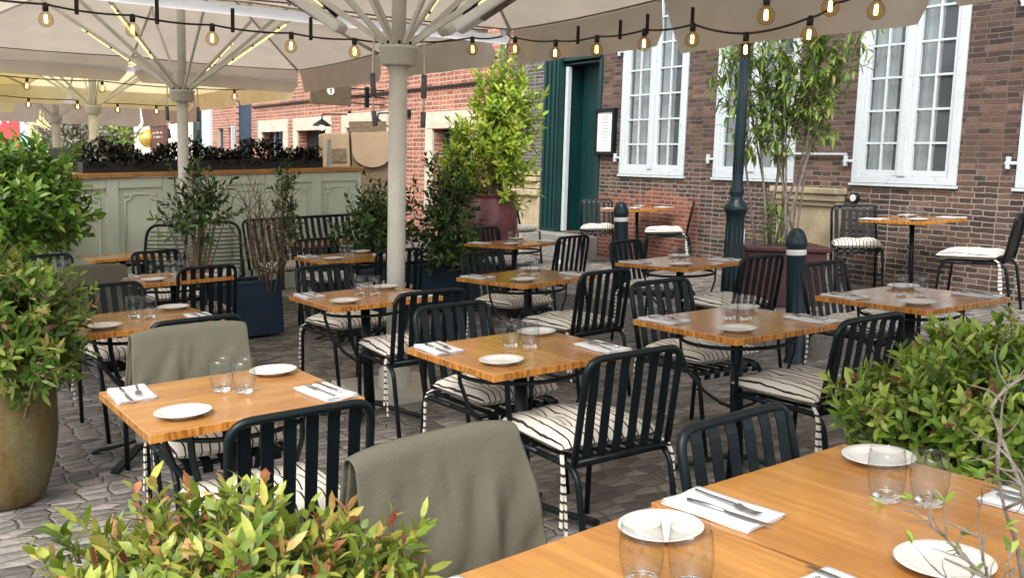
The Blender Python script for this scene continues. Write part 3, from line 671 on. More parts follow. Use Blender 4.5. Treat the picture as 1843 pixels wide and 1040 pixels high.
def ipts(Lq): return [ha+UU*a+UV*b_+Vector((0, 0, z)) for a, b_, z, k_ in Lq], [i/(len(Lq)-1) for i, q in enumerate(Lq) if q[3]]
p_, b_ = ipts(F0); n_ = len(F0)-1
string_lights('globe bulb string across the far edge of the nearest parasol', p_, b_, .05, tuple((q/n_, .16) for q in (1.5, 2.35, 3.3, 4.25, 5.3)))
F1 = [(2.1, 2.09, 2.728, 0), (2.1, 1.96, 2.69, 1), (2.1, 1.28, 2.595, 1), (2.1, 0.68, 2.574, 1), (2.1, 0.07, 2.563, 1), (2.1, -0.47, 2.546, 1), (2.1, -1.0, 2.427, 1), (2.1, -1.54, 2.471, 1), (2.1, -1.73, 2.537, 0), (2.1, -1.95, 2.589, 0)]
p_, b_ = ipts(F1)
string_lights('globe bulb string along the valance toward the lamp post', p_, b_, .05, tuple((q/n_, .12) for q in (2.55, 3.5, 4.05, 4.98)))
L2 = [Vector((1.06, 4.70, 2.39)), Vector((1.20, 4.70, 2.35)), Vector((1.51, 4.70, 2.40)), Vector((1.74, 4.70, 2.39)), Vector((1.95, 4.70, 2.43))]
string_lights('short globe bulb string nearest the camera at the top right', L2, (.25, .5, .75), .042)
fc = Vector((*HC, 0))+UV*2.75
L3 = [fc+UU*a+Vector((0, 0, z)) for a, z in ((-3.3, 2.52), (-2.2, 2.48), (-1.1, 2.5), (0, 2.5), (1.1, 2.48), (2.2, 2.52))]
string_lights('small distant bulb string under the yellow parasol', L3, (.03, .17, .32, .47, .62, .75, .88, .97), .055)
fc = Vector((*HC, 0))-UV*1.0
L4 = [fc+UU*a+Vector((0, 0, z)) for a, z in ((-2.6, 2.66), (-1.3, 2.6), (0, 2.62), (1.3, 2.6), (2.4, 2.66))]
string_lights('distant bulb string crossing the middle of the yellow parasol', L4, (.1, .3, .5, .7, .92), .055)

# ================================================================ sage green screen with hedge on top
TU, TV = R(34), None
su = Vector((math.cos(TU), math.sin(TU), 0))
s0 = Vector((-5.35, 9.55, 0)); SL = 4.1
g0 = zg(s0.x, s0.y); e_ = s0+su*SL; g1 = 1.5-.10-1.42
sm_ = Matrix.Translation((s0.x, s0.y, 0)) @ Matrix.Rotation(TU, 4, 'Z')
shear = Matrix.Identity(4); ztop0 = 1.245; slope = .046
scr = thing('panelled_screen', 'sage green panelled terrace screen with an orange wood cap', 'screen', sm_)
def sheared(b): b.v = [(x, y, z+slope*x) for x, y, z in b.v]; return b
d = MB(); d.box(0, SL, 0, .06, -.25, ztop0-.06)
sheared(d).build('panel_board', 'sage', scr)
d = MB()
nP = 7; pw = SL/nP
for i in range(nP+1):
    x = i*pw; d.box(max(0, x-.06), min(SL, x+.06), -.035, -.002, -.25, ztop0-.06)
for i in range(nP):
    d.box(i*pw+.062, (i+1)*pw-.062, -.033, -.002, ztop0-.17, ztop0-.062); d.box(i*pw+.062, (i+1)*pw-.062, -.033, -.002, -.2, .12)
sheared(d).build('stile_frame', 'sage', scr, bevel=.006)
d = MB()
for i in range(nP):
    x0, x1, z0, z1 = i*pw+.13, (i+1)*pw-.13, .20, ztop0-.24; nt = .06
    d.tube(round_path([(x0, -.006, z0), (x0, -.006, z1-nt), (x0+nt, -.006, z1-nt), (x0+nt, -.006, z1), (x1-nt, -.006, z1), (x1-nt, -.006, z1-nt), (x1, -.006, z1-nt), (x1, -.006, z0), (x0, -.006, z0)], .03), .012, 6)
    for x in (x0+.012, x1-.012): d.tube([(x, -.002, z1-.01), (x, -.025, z1-.01)], [.024, .016], 10)
sheared(d).build('moulding', 'sage', scr)
d = MB(); d.box(-.03, SL+.03, -.07, .42, ztop0-.055, ztop0); sheared(d).build('cap_rail', 'cap_wood', scr, bevel=.008)
d = MB(); d.box(SL-.42, SL-.38, .02, .06, ztop0, ztop0+.34); sheared(d).build('post', 'white_paint', scr)

# ================================================================ plants
class Leaves:
    def __init__(s): s.v = []; s.f = []; s.a = []
    def leaf(s, p, d, up, L, W, curl, val, fold=.25):
        side = d.cross(up)
        if side.length < 1e-4: side = d.orthogonal()
        side.normalize(); nn = side.cross(d).normalized(); k = len(s.v)
        def q(t_, w_): 
            c_ = p+d*(L*t_)-nn*(curl*L*t_*t_)
            return c_+side*(w_*W*.5)+nn*(abs(w_)*fold*W*.5)
        s.v += [q(0, 0), q(.3, -.85), q(.3, 0), q(.3, .85), q(.65, -.8), q(.65, 0), q(.65, .8), q(1, 0)]
        s.f += [(k, k+2, k+1), (k, k+3, k+2), (k+1, k+2, k+5, k+4), (k+2, k+3, k+6, k+5), (k+4, k+5, k+7), (k+5, k+6, k+7)]
        s.a += [val]*6
    def build(s, name, mat, parent):
        me = bpy.data.meshes.new(name); me.from_pydata([tuple(v) for v in s.v], [], s.f)
        at = me.attributes.new('leaf', 'FLOAT', 'FACE'); at.data.foreach_set('value', s.a)
        me.polygons.foreach_set('use_smooth', [True]*len(s.f)); me.materials.append(M[mat]); me.update()
        o = bpy.data.objects.new(name, me); C.objects.link(o); o.parent = parent; return o
def rdir(rnd):
    while True:
        v = Vector((rnd.uniform(-1, 1), rnd.uniform(-1, 1), rnd.uniform(-1, 1)))
        if .05 < v.length < 1: return v.normalized()
def shrub(name, label, cat, base, ctr, rad, shoots, per, leafL, leafW, mat, seed, bark='bark', group=None, zlow=-1, shootL=.16, upb=.5, fill=.55, stems=14, curl=.35, stem_r=.006, lo=0.0, hi=1.0, ang=1.0, lump=.22):
    rnd = random.Random(seed); base = Vector(base); ctr = Vector(ctr)-base; rad = Vector(rad)
    o = thing(name, label, cat, Matrix.Translation(base), group); L = Leaves(); st = MB()
    from mathutils import noise
    for i in range(shoots):
        while True:
            dd = rdir(rnd)
            if dd.z > zlow: break
        lumpf = 1+lump*noise.noise(dd*2.3+Vector((seed, 0, 0)))*1.8
        rr = fill+(1-fill)*rnd.random()**.6
        p = ctr+Vector((dd.x*rad.x, dd.y*rad.y, dd.z*rad.z))*rr*lumpf
        sd = (dd*1.0+Vector((0, 0, upb))+rdir(rnd)*.45).normalized(); SLn = shootL*rnd.uniform(.6, 1.25)
        a0 = p-sd*SLn*.5; tone = min(1, max(0, rnd.gauss(.45, .18)))
        bend = rdir(rnd)*.15
        if i % max(1, shoots//max(stems, 1)) == 0 and stems: st.tube([Vector((rnd.uniform(-.04, .04), rnd.uniform(-.04, .04), 0)), (a0*.5)+Vector((0, 0, -.02*a0.z))+rdir(rnd)*.03, a0, p], [stem_r*1.8, stem_r*1.2, stem_r*.8, stem_r*.4], 6)
        st.tube([a0, a0+sd*SLn*.5+bend*SLn*.1, a0+(sd+bend).normalized()*SLn], [stem_r*.45, stem_r*.35, stem_r*.2], 4, False)
        side = sd.orthogonal().normalized(); side2 = sd.cross(side); ph = rnd.uniform(0, 6.28)
        for k_ in range(per):
            f = (k_+.6)/per; a = ph+k_*2.4; out = side*math.cos(a)+side2*math.sin(a)
            ld = (out*ang*(1.1-.45*f)+sd*(.45+.7*f)+Vector((0, 0, .1))).normalized()
            pp = a0+(sd+bend*f).normalized()*SLn*f
            inner = (rr-fill)/(1-fill+1e-6)
            val = min(hi, max(lo, tone*.75+f*.25+rnd.gauss(0, .12)))
            if rnd.random() < .06: val = hi*rnd.uniform(.82, 1)
            L.leaf(pp, ld, sd+rdir(rnd)*.3, leafL*rnd.uniform(.5, 1.25)*(1.05-.3*abs(f-.6)), leafW*rnd.uniform(.75, 1.15), curl*rnd.uniform(.2, 1.3), val)
    L.build('leaves', mat, o)
    st.build('stems', bark, o); return o, rnd
def xyz(x, y, h): return (x, y, zg(x, y)+h)

def twigs_early(o):
    rnd = random.Random(8); d = MB()
    for i in range(16):
        p = Vector((.18+rnd.random()*.16, -.12+rnd.random()*.2, .05)); q = Vector((rnd.uniform(-.1, .5), rnd.uniform(-.2, .2), 1)).normalized(); pts = [p]
        for k_ in range(6): q = (q+rdir(rnd)*.28).normalized(); pts.append(pts[-1]+q*.034)
        d.tube(pts, [.0022-.0003*k_ for k_ in range(7)], 5)
    d.build('dry_twigs', 'red_twig', o)
# foreground lime and red leafed bush in a low pot (bottom of the picture)
o, _ = shrub('leafy_bush', 'lime green bush with red tinged leaves at the bottom left foreground', 'bush', (-.52, 1.66, .42), (-.50, 1.66, .56), (.38, .31, .25), 1000, 9, .050, .0195, 'leaf_lime', 3, zlow=-.35, shootL=.10, upb=.55, fill=.5, lump=.3)
_b = twigs_early(o); d = MB(); d.lathe([(.16, -.42), (.20, -.38), (.24, -.1), (.26, .03), (.24, .03), (.22, -.02)], 32); d.lathe([(.001, .0), (.235, .0)], 32); d.build('pot', 'slate_grey', o)
# right leafy shrub in front of the right tables
o, _ = shrub('leafy_bush', 'dense round green bush with a few red tips at the right edge', 'bush', (1.66, 3.18, .45), (1.66, 3.18, .62), (.44, .42, .35), 1100, 8, .062, .023, 'leaf_green', 11, zlow=-.7, shootL=.11, upb=.45, fill=.5, lump=.2)
d = MB(); d.lathe([(.18, -.40), (.24, -.3), (.28, -.05), (.29, .02), (.26, .02)], 32); d.lathe([(.001, .0), (.26, .0)], 32); d.build('pot', 'slate_grey', o)
# tall stone pot with overflowing shrub at left
pb_ = (-2.35, 4.22)
o, _ = shrub('potted_shrub', 'tall olive brown glazed pot with overflowing mixed green shrub at left', 'potted shrub', xyz(*pb_, .0), xyz(-2.37, 4.22, .80), (.36, .34, .31), 800, 8, .066, .024, 'leaf_pot', 21, zlow=-.75, shootL=.13, upb=.3, fill=.5, lump=.3)
o2, _ = shrub('x', None, None, xyz(*pb_, .0), xyz(-2.45, 4.25, 1.00), (.24, .26, .14), 120, 8, .055, .018, 'leaf_lime', 22, zlow=-.3, shootL=.12, upb=.6, fill=.3)
for ch_ in list(o2.children): ch_.parent = o; ch_.name = 'pale_shoots' if ch_.name.startswith('leaves') else 'stems'
bpy.data.objects.remove(o2)
d = MB(); d.lathe([(.10, .0), (.145, .012), (.178, .06), (.217, .2), (.235, .34), (.234, .48), (.222, .60), (.230, .66), (.245, .68), (.235, .69), (.22, .66), (.20, .60)], 48); d.lathe([(.001, .63), (.22, .63)], 48); d.build('pot', 'stone_pot', o)
# big laurel left
o, _ = shrub('laurel_shrub', 'large glossy laurel shrub at the left edge before the sage screen', 'shrub', xyz(-4.75, 8.9, .3), xyz(-4.78, 8.9, 1.28), (.66, .55, .58), 1000, 8, .115, .05, 'leaf_laurel', 31, zlow=-.8, shootL=.2, upb=.5, fill=.45, lump=.3, stem_r=.012)
d = MB(); d.lathe([(.22, -.3), (.30, -.1), (.33, .2), (.30, .2)], 28); d.build('pot', 'navy', o)
# navy planter boxes with shrubs
def planter_box(name, label, c, L_, W_, H_):
    mm_ = gmat(c[0], c[1], TU); o = thing(name, label, 'planter', mm_, 'navy planter boxes behind the tables')
    d = MB(); d.box(-L_/2, L_/2, -W_/2, -W_/2+.03, .03, H_); d.box(-L_/2, L_/2, W_/2-.03, W_/2, .03, H_); d.box(-L_/2, -L_/2+.03, -W_/2+.03, W_/2-.03, .03, H_); d.box(L_/2-.03, L_/2, -W_/2+.03, W_/2-.03, .03, H_)
    d.build('box', 'navy', o, bevel=.006)
    d = MB(); d.box(-L_/2-.015, L_/2+.015, -W_/2-.015, -W_/2+.03, H_, H_+.03); d.box(-L_/2-.015, L_/2+.015, W_/2-.03, W_/2+.015, H_, H_+.03); d.build('rim', 'navy', o, bevel=.005)
    d = MB(); d.box(-L_/2+.031, L_/2-.031, -W_/2+.031, W_/2-.031, H_-.08, H_-.05); d.build('soil', 'soil', o); return o
planter_box('planter_box', 'navy planter box under the bare twigs left of the middle tables', (-2.75, 8.35), 1.3, .42, .50)
planter_box('planter_box', 'navy planter box behind the pole left of the plum pot', (-1.15, 9.60), 1.7, .42, .50)
shrub('slender_shrub', 'slender multi stemmed green shrub before the second pole', 'shrub', xyz(-2.80, 8.25, .42), xyz(-2.78, 8.25, 1.20), (.25, .2, .44), 75, 9, .085, .032, 'leaf_dark', 41, zlow=-.75, shootL=.18, upb=.7, fill=.25, stems=24, hi=1.0, lo=.35, lump=.5)
shrub('twiggy_shrub', 'sparse shrub of bare twigs before the sage screen', 'shrub', xyz(-2.15, 8.6, .42), xyz(-2.10, 8.6, 1.15), (.10, .10, .42), 60, 8, .06, .025, 'leaf_dark', 43, zlow=-.8, shootL=.12, upb=.9, fill=.2, stems=8)
def twigs(o, base, n, H, spread, r0_, bark, seed, depth=2):
    rnd = random.Random(seed); d = MB()
    def br(p, dr, L_, r_, lv):
        pts = [p]; q = dr.copy()
        for k_ in range(4): q = (q+rdir(rnd)*.16+Vector((0, 0, .05))).normalized(); pts.append(pts[-1]+q*L_/4)
        d.tube(pts, [r_*(1-.16*k_) for k_ in range(5)], 5, True)
        if lv > 0:
            for k_ in (1, 2, 3, 4):
                for _ in range(2):
                    if rnd.random() < .7: br(pts[k_], (q+rdir(rnd)*.85).normalized(), L_*rnd.uniform(.35, .6), r_*.5, lv-1)
    for i in range(n):
        a = rnd.uniform(0, 6.28); s_ = rnd.uniform(.2, 1)*spread
        br(Vector(base)+Vector((rnd.uniform(-.08, .08), rnd.uniform(-.05, .05), 0)), Vector((math.cos(a)*s_, math.sin(a)*s_*.5, 1)).normalized(), H*rnd.uniform(.6, 1), r0_, depth)
    return d
tw = thing('bare_shrub', 'leafless branching twigs in the planter before the black bench', 'shrub', Matrix.Translation(xyz(-2.25, 8.5, .42)))
twigs(tw, (0, 0, 0), 9, .78, .6, .010, 'bark', 5, 2).build('branches', 'bark', tw)
shrub('dark_shrub', 'dark green upright shrub just left of the front white pole', 'shrub', xyz(-1.38, 9.42, .45), xyz(-1.36, 9.42, .95), (.34, .24, .46), 210, 9, .085, .034, 'leaf_dark', 51, zlow=-.9, shootL=.18, upb=.7, fill=.2, stems=20, lump=.5)
shrub('dark_shrub', 'dark green upright shrub between the front pole and the yellow green bush', 'shrub', xyz(-.78, 9.75, .45), xyz(-.72, 9.75, 1.05), (.30, .22, .52), 170, 9, .085, .034, 'leaf_dark', 53, zlow=-.9, shootL=.18, upb=.7, fill=.25, stems=20, lump=.6)
shrub('low_shrub', 'low leafy plant in the planter right of the front pole', 'shrub', xyz(-.62, 9.62, .45), xyz(-.60, 9.55, .62), (.34, .2, .24), 110, 8, .08, .034, 'leaf_dark', 55, zlow=-.6, shootL=.15, upb=.5, fill=.2, stems=6)
# plum pot with yellow green shrub
pp = (-.30, 11.3)
o, _ = shrub('potted_tree', 'big plum glazed pot with a tall yellow green shrub near the green door', 'potted shrub', xyz(*pp, 0), xyz(pp[0]+.14, pp[1], 1.72), (.34, .32, .80), 480, 9, .11, .042, 'leaf_yellow', 61, zlow=-.95, shootL=.24, upb=.9, fill=.25, stems=20, stem_r=.01, lump=.55)
o2, _ = shrub('x', None, None, xyz(*pp, 0), xyz(pp[0]-.36, pp[1]+.1, 1.50), (.20, .2, .58), 130, 9, .11, .042, 'leaf_yellow', 63, zlow=-.95, shootL=.24, upb=.9, fill=.2, stems=8, stem_r=.01, lump=.4)
for ch_ in list(o2.children): ch_.parent = o; ch_.name = 'leaves' if ch_.name.startswith('leaves') else 'stems'
bpy.data.objects.remove(o2)
d = MB(); d.lathe([(.16, 0), (.19, .02), (.29, .30), (.345, .58), (.335, .80), (.285, .93), (.29, .98), (.31, 1.0), (.285, 1.0), (.25, .92)], 48); d.lathe([(.001, .93), (.26, .93)], 48); d.build('pot', 'terracotta_glaze', o)
# bamboo like shrub in maroon planter near the wall
bp_ = (2.45, 8.6)
o = thing('potted_bamboo', 'tall airy shrub of many stems in a maroon planter beside the lamp post', 'potted shrub', Matrix.Translation(xyz(*bp_, 0)))
rnd = random.Random(77); L = Leaves(); st = MB()
for i in range(13):
    a = rnd.uniform(0, 6.28); bx_, by_ = .20*math.cos(a)*rnd.random()**.5, .16*math.sin(a); tx, ty = rnd.uniform(-.62, .60), rnd.uniform(-.35, .3); H_ = rnd.uniform(1.7, 2.3)
    pts = [Vector((bx_+(tx)*f**1.3+.02*math.sin(5*f+i), by_+ty*f**1.3, .45+H_*f)) for f in [k_/8 for k_ in range(9)]]
    st.tube(pts, [.014*(1-.09*k_) for k_ in range(9)], 6)
    for k_ in range(5, 9):
        for q in range(7):
            f = rnd.random(); p = pts[k_-1].lerp(pts[k_], f); dd = (rdir(rnd)+Vector((0, 0, .5))).normalized(); Ls = rnd.uniform(.14, .32)
            e1 = p+dd*Ls; st.tube([p, e1], [.004, .002], 4, False)
            for h in range(8):
                c_ = p.lerp(e1, (h+1)/8); ld = (dd*.6+rdir(rnd)*.8+Vector((0, 0, -.25))).normalized()
                L.leaf(c_, ld, Vector((0, 0, 1)), rnd.uniform(.08, .14), .030, .3, min(1, max(0, rnd.gauss(.6, .25))))
for q in range(22):
    c_ = Vector((rnd.uniform(-.2, .0), rnd.uniform(-.2, .1), rnd.uniform(.5, .95)))
    for h in range(6): L.leaf(c_, (rdir(rnd)+Vector((0, 0, .5))).normalized(), Vector((0, 0, 1)), .09, .024, .2, rnd.random())
L.build('leaves', 'leaf_bamboo', o); st.build('stems', 'grey_bark', o)
d = MB(); d.box(-.36, .36, -.26, .26, 0, .5); d.box(-.39, .39, -.29, .29, .5, .55); d.build('planter', 'maroon', o, bevel=.012)
# bare branches in the near right foreground
o = thing('bare_bush', 'greyish bare branched bush with few leaves in the bottom right foreground', 'bush', Matrix.Translation((.76, 1.18, .0)))
rnd = random.Random(94); d = MB(); L = Leaves()
def br(p, dr, L_, r_, lv):
    pts = [p]; q = dr.copy()
    for k_ in range(6): q = (q+rdir(rnd)*.30+Vector((0, 0, .02))).normalized(); pts.append(pts[-1]+q*L_/6)
    d.tube(pts, [r_*(1-.12*k_) for k_ in range(7)], 7)
    if lv > 0:
        for k_ in (1, 2, 3, 4, 5, 6):
            if rnd.random() < .72: br(pts[k_], (q+rdir(rnd)*1.0).normalized(), L_*rnd.uniform(.35, .6), r_*.55, lv-1)
    else:
        for k_ in (3, 6):
            if rnd.random() < .25:
                for h in range(3): L.leaf(pts[k_], (q+rdir(rnd)*.7).normalized(), Vector((0, 0, 1)), rnd.uniform(.016, .028), .011, .2, rnd.uniform(.3, .9))
for dx, dy, L_, r_ in ((-.6, .1, .24, .0055), (-.4, -.1, .30, .006), (-.2, .15, .36, .006), (-.5, .2, .32, .0045), (-.05, 0, .38, .005), (-1.1, .05, .16, .004), (-.8, -.05, .20, .004)): br(Vector((-.02, 0, .86)), Vector((dx, dy, 1)).normalized(), L_, r_, 2)
d.tube([(0, 0, .02), (-.01, .01, .35), (-.02, 0, .62), (-.02, 0, .88)], [.018, .015, .013, .010], 8)
d.build('branches', 'grey_bark', o); L.build('leaves', 'leaf_green', o)
d = MB(); d.lathe([(.10, -.0), (.13, .03), (.15, .22), (.16, .24), (.14, .23)], 24); d.lathe([(.001, .21), (.145, .21)], 24); d.build('pot', 'slate_grey', o)
# hedge on the screen cap
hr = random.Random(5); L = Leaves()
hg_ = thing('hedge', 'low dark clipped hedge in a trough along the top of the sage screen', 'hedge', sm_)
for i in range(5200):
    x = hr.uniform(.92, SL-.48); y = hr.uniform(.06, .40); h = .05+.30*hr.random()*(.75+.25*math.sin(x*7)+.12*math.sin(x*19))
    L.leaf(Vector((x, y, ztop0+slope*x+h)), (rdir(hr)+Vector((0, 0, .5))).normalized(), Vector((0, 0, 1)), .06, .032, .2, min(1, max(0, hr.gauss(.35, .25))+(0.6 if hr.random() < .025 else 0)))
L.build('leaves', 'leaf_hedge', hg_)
d = MB(); d.box(.9, SL-.46, .09, .38, ztop0+.002, ztop0+.12); sheared(d).build('trough', 'black_rubber', hg_)
# trees beyond
def far_tree(name, label, x, y, z, rx, rz, shoots, mat, seed, ll=.28):
    return shrub(name, label, 'tree', (x, y, zg(x, y)), (x, y, z), (rx, rx*.8, rz), shoots, 8, ll, ll*.4, mat, seed, shootL=.5, upb=.4, fill=.3, stems=12, stem_r=.05, lump=.5, group='trees far down the street')
far_tree('olive_tree', 'grey green olive tree beyond the screen left of the post', -13.1, 28, 1.9, 1.0, 1.2, 260, 'leaf_olive', 71, .16)
far_tree('small_tree', 'small yellow green tree in front of the pale blue kiosk', -13.7, 32, 1.75, .75, .6, 130, 'leaf_bamboo', 73, .2)
far_tree('leafy_tree', 'green tree overhanging the dark kiosk roof', -15.7, 38, 3.6, 1.0, .9, 150, 'leaf_laurel', 75, .3)
far_tree('tall_tree', 'pale distant tree between the yellow house and the kiosk', -24.6, 54, 2.6, 1.4, 1.8, 200, 'leaf_olive', 77, .4)

# ================================================================ CHAIR
def make_chair():
    o = thing('slatted_chair', 'x', 'chair')
    w_, r_ = .215, .0125
    def side_paths(x):
        full = round_path([(x, -.315, 0), (x, -.262, .43), (x, .235, .43), (x, .285, 0)], .075, 7)
        k_ = len(full)//2
        return full[:k_]+[Vector((x, -.01, .43))], [Vector((x, -.01, .43))]+full[k_:]
    for x in (-w_, w_):
        a, b_ = side_paths(x)
        for p in (a, b_): MB().tube(p, r_, 10).build('leg', 'black_metal', o)
    d = MB()
    d.tube(round_path([(-w_, -.245, .442), (-w_+.004, -.335, .835), (w_-.004, -.335, .835), (w_, -.245, .442)], .065, 7), .0135, 10)
    d.tube([(-w_, -.25, .448), (w_, -.25, .448)], .011, 8)
    xs = [-.165+.066*i for i in range(6)]
    for x in xs:    # back slats wrap the top tube, dip back, then meet the seat
        d.strip([(x, -.331, .832), (x, -.322, .822), (x, -.314, .80), (x, -.300, .72), (x, -.280, .62), (x, -.262, .52), (x, -.245, .455)], (1, 0, 0), .038, .004)
    d.build('backrest', 'black_metal', o)
    d = MB(); d.tube([(-w_, .215, .425), (w_, .215, .425)], .011, 8); d.tube([(-w_, -.225, .428), (w_, -.225, .428)], .010, 8)
    for x in xs: d.strip([(x, -.240, .452), (x, -.22, .443), (x, -.15, .440), (x, .10, .436), (x, .20, .440), (x, .232, .436), (x, .245, .418), (x, .240, .395)], (1, 0, 0), .038, .004)
    d.build('seat', 'black_metal', o)
    # cushion with tufts
    n = 22; vs = []; rnd = random.Random(2)
    def P(i, j, top):
        u = (i/n*2-1); v = (j/n*2-1)
        x = u*.222; y = .02+v*.235
        e = (max(0, 1-abs(u)**5)*max(0, 1-abs(v)**5))**.5
        x *= 1-.03*(1-abs(v)**2)*abs(u)**8*-1; x *= .97+.03*abs(v)**4; y = .02+(y-.02)*(.97+.03*abs(u)**4)
        dim = 0
        for tx in (-.085, .085):
            for ty in (-.075, .105): dim += .026*math.exp(-((x-tx)**2+(y-ty)**2)/.0012)
        z = .486+.047*e*(1.0 if top else -.80)
        if top: z += .006*math.sin(x*31+y*9)*e-dim*e
        return (x, y, max(z, .447) if not top else z)
    for top in (1, 0):
        for j in range(n+1):
            for i in range(n+1): vs.append(P(i, j, top))
    q = (n+1)**2; fs = []
    for j in range(n):
        for i in range(n):
            a = j*(n+1)+i; fs.append((a, a+1, a+n+2, a+n+1)); fs.append((q+a, q+a+n+1, q+a+n+2, q+a+1))
    d = MB(); d.add(vs, fs, True); cu = d.build('cushion', 'cushion', o)
    for x in (-.205, .205):
        d = MB()
        for dx, ln in ((0, .27), (.012, .22)):
            s_ = 1 if x > 0 else -1
            d.strip([(x+s_*dx*.5, -.20, .465), (x+s_*(.022+dx*.3), -.235, .445), (x+s_*(.028+dx*.4), -.25, .40), (x+s_*(.030+dx*.7), -.262+dx, .43-ln*.6), (x+s_*(.034+dx*1.2), -.268+dx, .43-ln)], (0, 1, .1), .017, .004)
        d.build('tie', 'tie', cu)
    return o
chair0 = make_chair(); used = [False]; cj = random.Random(44)
def chair(x, y, yaw, label, grp='black slatted terrace chairs'):
    mt = gmat(x, y, yaw)
    if not used[0]:
        used[0] = True; chair0.matrix_world = mt; chair0['label'] = label; chair0['group'] = grp; return chair0
    c_ = copy_tree(chair0, mt, label, grp)
    for k_ in c_.children:
        if k_.name.startswith('cushion'):
            k_.rotation_euler.z = cj.uniform(-.07, .07); k_.location = (cj.uniform(-.008, .008), cj.uniform(-.004, .018), cj.uniform(0, .004)); q_ = cj.uniform(.97, 1.03); k_.scale = (q_, q_, cj.uniform(.99, 1.02))
    return c_

# ================================================================ TABLE
def make_table(grain):
    o = thing('bistro_table', 'x', 'table')
    d = MB(); d.box(-.35, .35, -.35, .35, .722, .75); d.build('tabletop', grain, o, bevel=.0025)
    d = MB(); d.tube([(0, 0, .04), (0, 0, .70)], [.034, .028], 14); d.lathe([(.028, .69), (.08, .70), (.09, .7185)], 16); d.build('column', 'black_metal', o)
    for k_ in range(4):
        a = k_*math.pi/2+math.pi/4; cx, sx_ = math.cos(a), math.sin(a)
        pts = [(.27, .713), (.268, .69), (.262, .60), (.225, .49), (.15, .40), (.07, .345), (.028, .33)]
        MB().strip([(r_*cx, r_*sx_, z) for r_, z in pts], (-sx_, cx, 0), .020, .012).build('brace', 'black_metal', o)
    d = MB()
    for k_ in range(4):
        a = k_*math.pi/2+math.pi/4; d.strip([(.03*math.cos(a), .03*math.sin(a), .708), (.28*math.cos(a), .28*math.sin(a), .708)], (-math.sin(a), math.cos(a), 0), .026, .014)
    ring = [(.262*math.cos(a), .262*math.sin(a), .665) for a in [k_*math.pi/12 for k_ in range(25)]]
    d.tube(ring, .009, 6, False); d.build('under_frame', 'black_metal', o)
    for k_ in range(4):
        a = k_*math.pi/2+math.pi/4; cx, sx_ = math.cos(a), math.sin(a)
        MB().strip([(r_*cx, r_*sx_, z) for r_, z in ((.02, .085), (.06, .080), (.18, .045), (.30, .018), (.32, .006))], (-sx_, cx, 0), .045, .014).build('foot', 'black_metal', o)
    return o
def make_wall_table():
    o = thing('wall_table', 'x', 'table')
    d = MB(); d.box(-.33, .33, -.33, .33, .722, .75); d.build('tabletop', 'bamboo_x', o, bevel=.0025)
    d = MB(); d.tube([(0, 0, .03), (0, 0, .715)], .022, 14); d.box(-.14, .14, -.14, .14, .708, .7205); d.build('column', 'black_metal', o)
    d = MB(); d.box(-.2, .2, -.2, .2, .006, .022); d.build('base_plate', 'black_metal', o, bevel=.004); return o
protos = {}
def table(kind, x, y, yaw, label):
    mt = gmat(x, y, yaw)
    if kind not in protos:
        protos[kind] = make_wall_table() if kind == 'wall' else make_table(kind); protos[kind].matrix_world = mt; tag(protos[kind], label, None, 'square bamboo topped tables'); return protos[kind]
    return copy_tree(protos[kind], mt, label, 'square bamboo topped tables')

# table ware prototypes
def first_or_copy(key, maker, mt, label, grp):
    if key not in protos:
        protos[key] = maker(); protos[key].matrix_world = mt; tag(protos[key], label, None, grp); return protos[key]
    return copy_tree(protos[key], mt, label, grp)
def mk_plate():
    d = MB(); d.lathe([(.0005, .004), (.045, .004), (.052, .0), (.056, .002), (.070, .011), (.0865, .0165), (.0885, .018), (.0865, .0195), (.070, .0145), (.056, .0068), (.046, .0062), (.0005, .0062)], 56)
    return tag(d.build('plate', 'porcelain'), None, 'plate')
def mk_glass():
    o = thing('tumbler', 'x', 'glass')
    d = MB(); d.lathe([(.0275, .006), (.031, .012), (.037, .03), (.0405, .055), (.041, .075), (.039, .10), (.0365, .118), (.0352, .118), (.0378, .10), (.0395, .075), (.039, .055), (.0355, .03), (.029, .018)], 48); d.build('bowl', 'glass', o)
    d = MB(); d.lathe([(.0005, .0), (.026, .0), (.0285, .004), (.0295, .010), (.028, .0155), (.0005, .014)], 40); d.build('glass_base', 'solid_glass', o); return o
def mk_napkin():
    d = MB(); n, m_ = 10, 14; W_, L_ = .125, .235
    for lay in range(3):
        vs = []; off = lay*.0035
        for i in range(n+1):
            for j in range(m_+1):
                x, y = (i/n-.5)*W_, (j/m_-.5)*L_
                vs.append((x+lay*.0015, y-lay*.002, .002+off+.0016*math.sin(x*60+lay)*math.sin(y*31+1)+.003*max(0, abs(y)*2/L_-.8)*lay))
        f = [(i*(m_+1)+j, (i+1)*(m_+1)+j, (i+1)*(m_+1)+j+1, i*(m_+1)+j+1) for i in range(n) for j in range(m_)]
        d.add(vs, f, True)
    o = d.build('napkin', 'napkin'); so = o.modifiers.new('thickness', 'SOLIDIFY'); so.thickness = .0018; so.offset = 0
    return tag(o, None, 'napkin')
def mk_knife():
    d = MB(); d.tube([(0, -.105, .004), (0, -.06, .0045), (0, -.005, .004)], [.0045, .006, .0038], 8)
    vs = []
    prof = [(-.005, .0038), (.01, .008), (.05, .0095), (.085, .009), (.102, .005), (.108, .0)]
    for y, w_ in prof: vs += [(-.0035, y, .0048), (w_, y, .0038), (w_, y, .0030), (-.0035, y, .0030)]
    d.add(vs, [(i*4+k_, i*4+(k_+1) % 4, (i+1)*4+(k_+1) % 4, (i+1)*4+k_) for i in range(len(prof)-1) for k_ in range(4)])
    return tag(d.build('knife', 'steel'), None, 'knife')
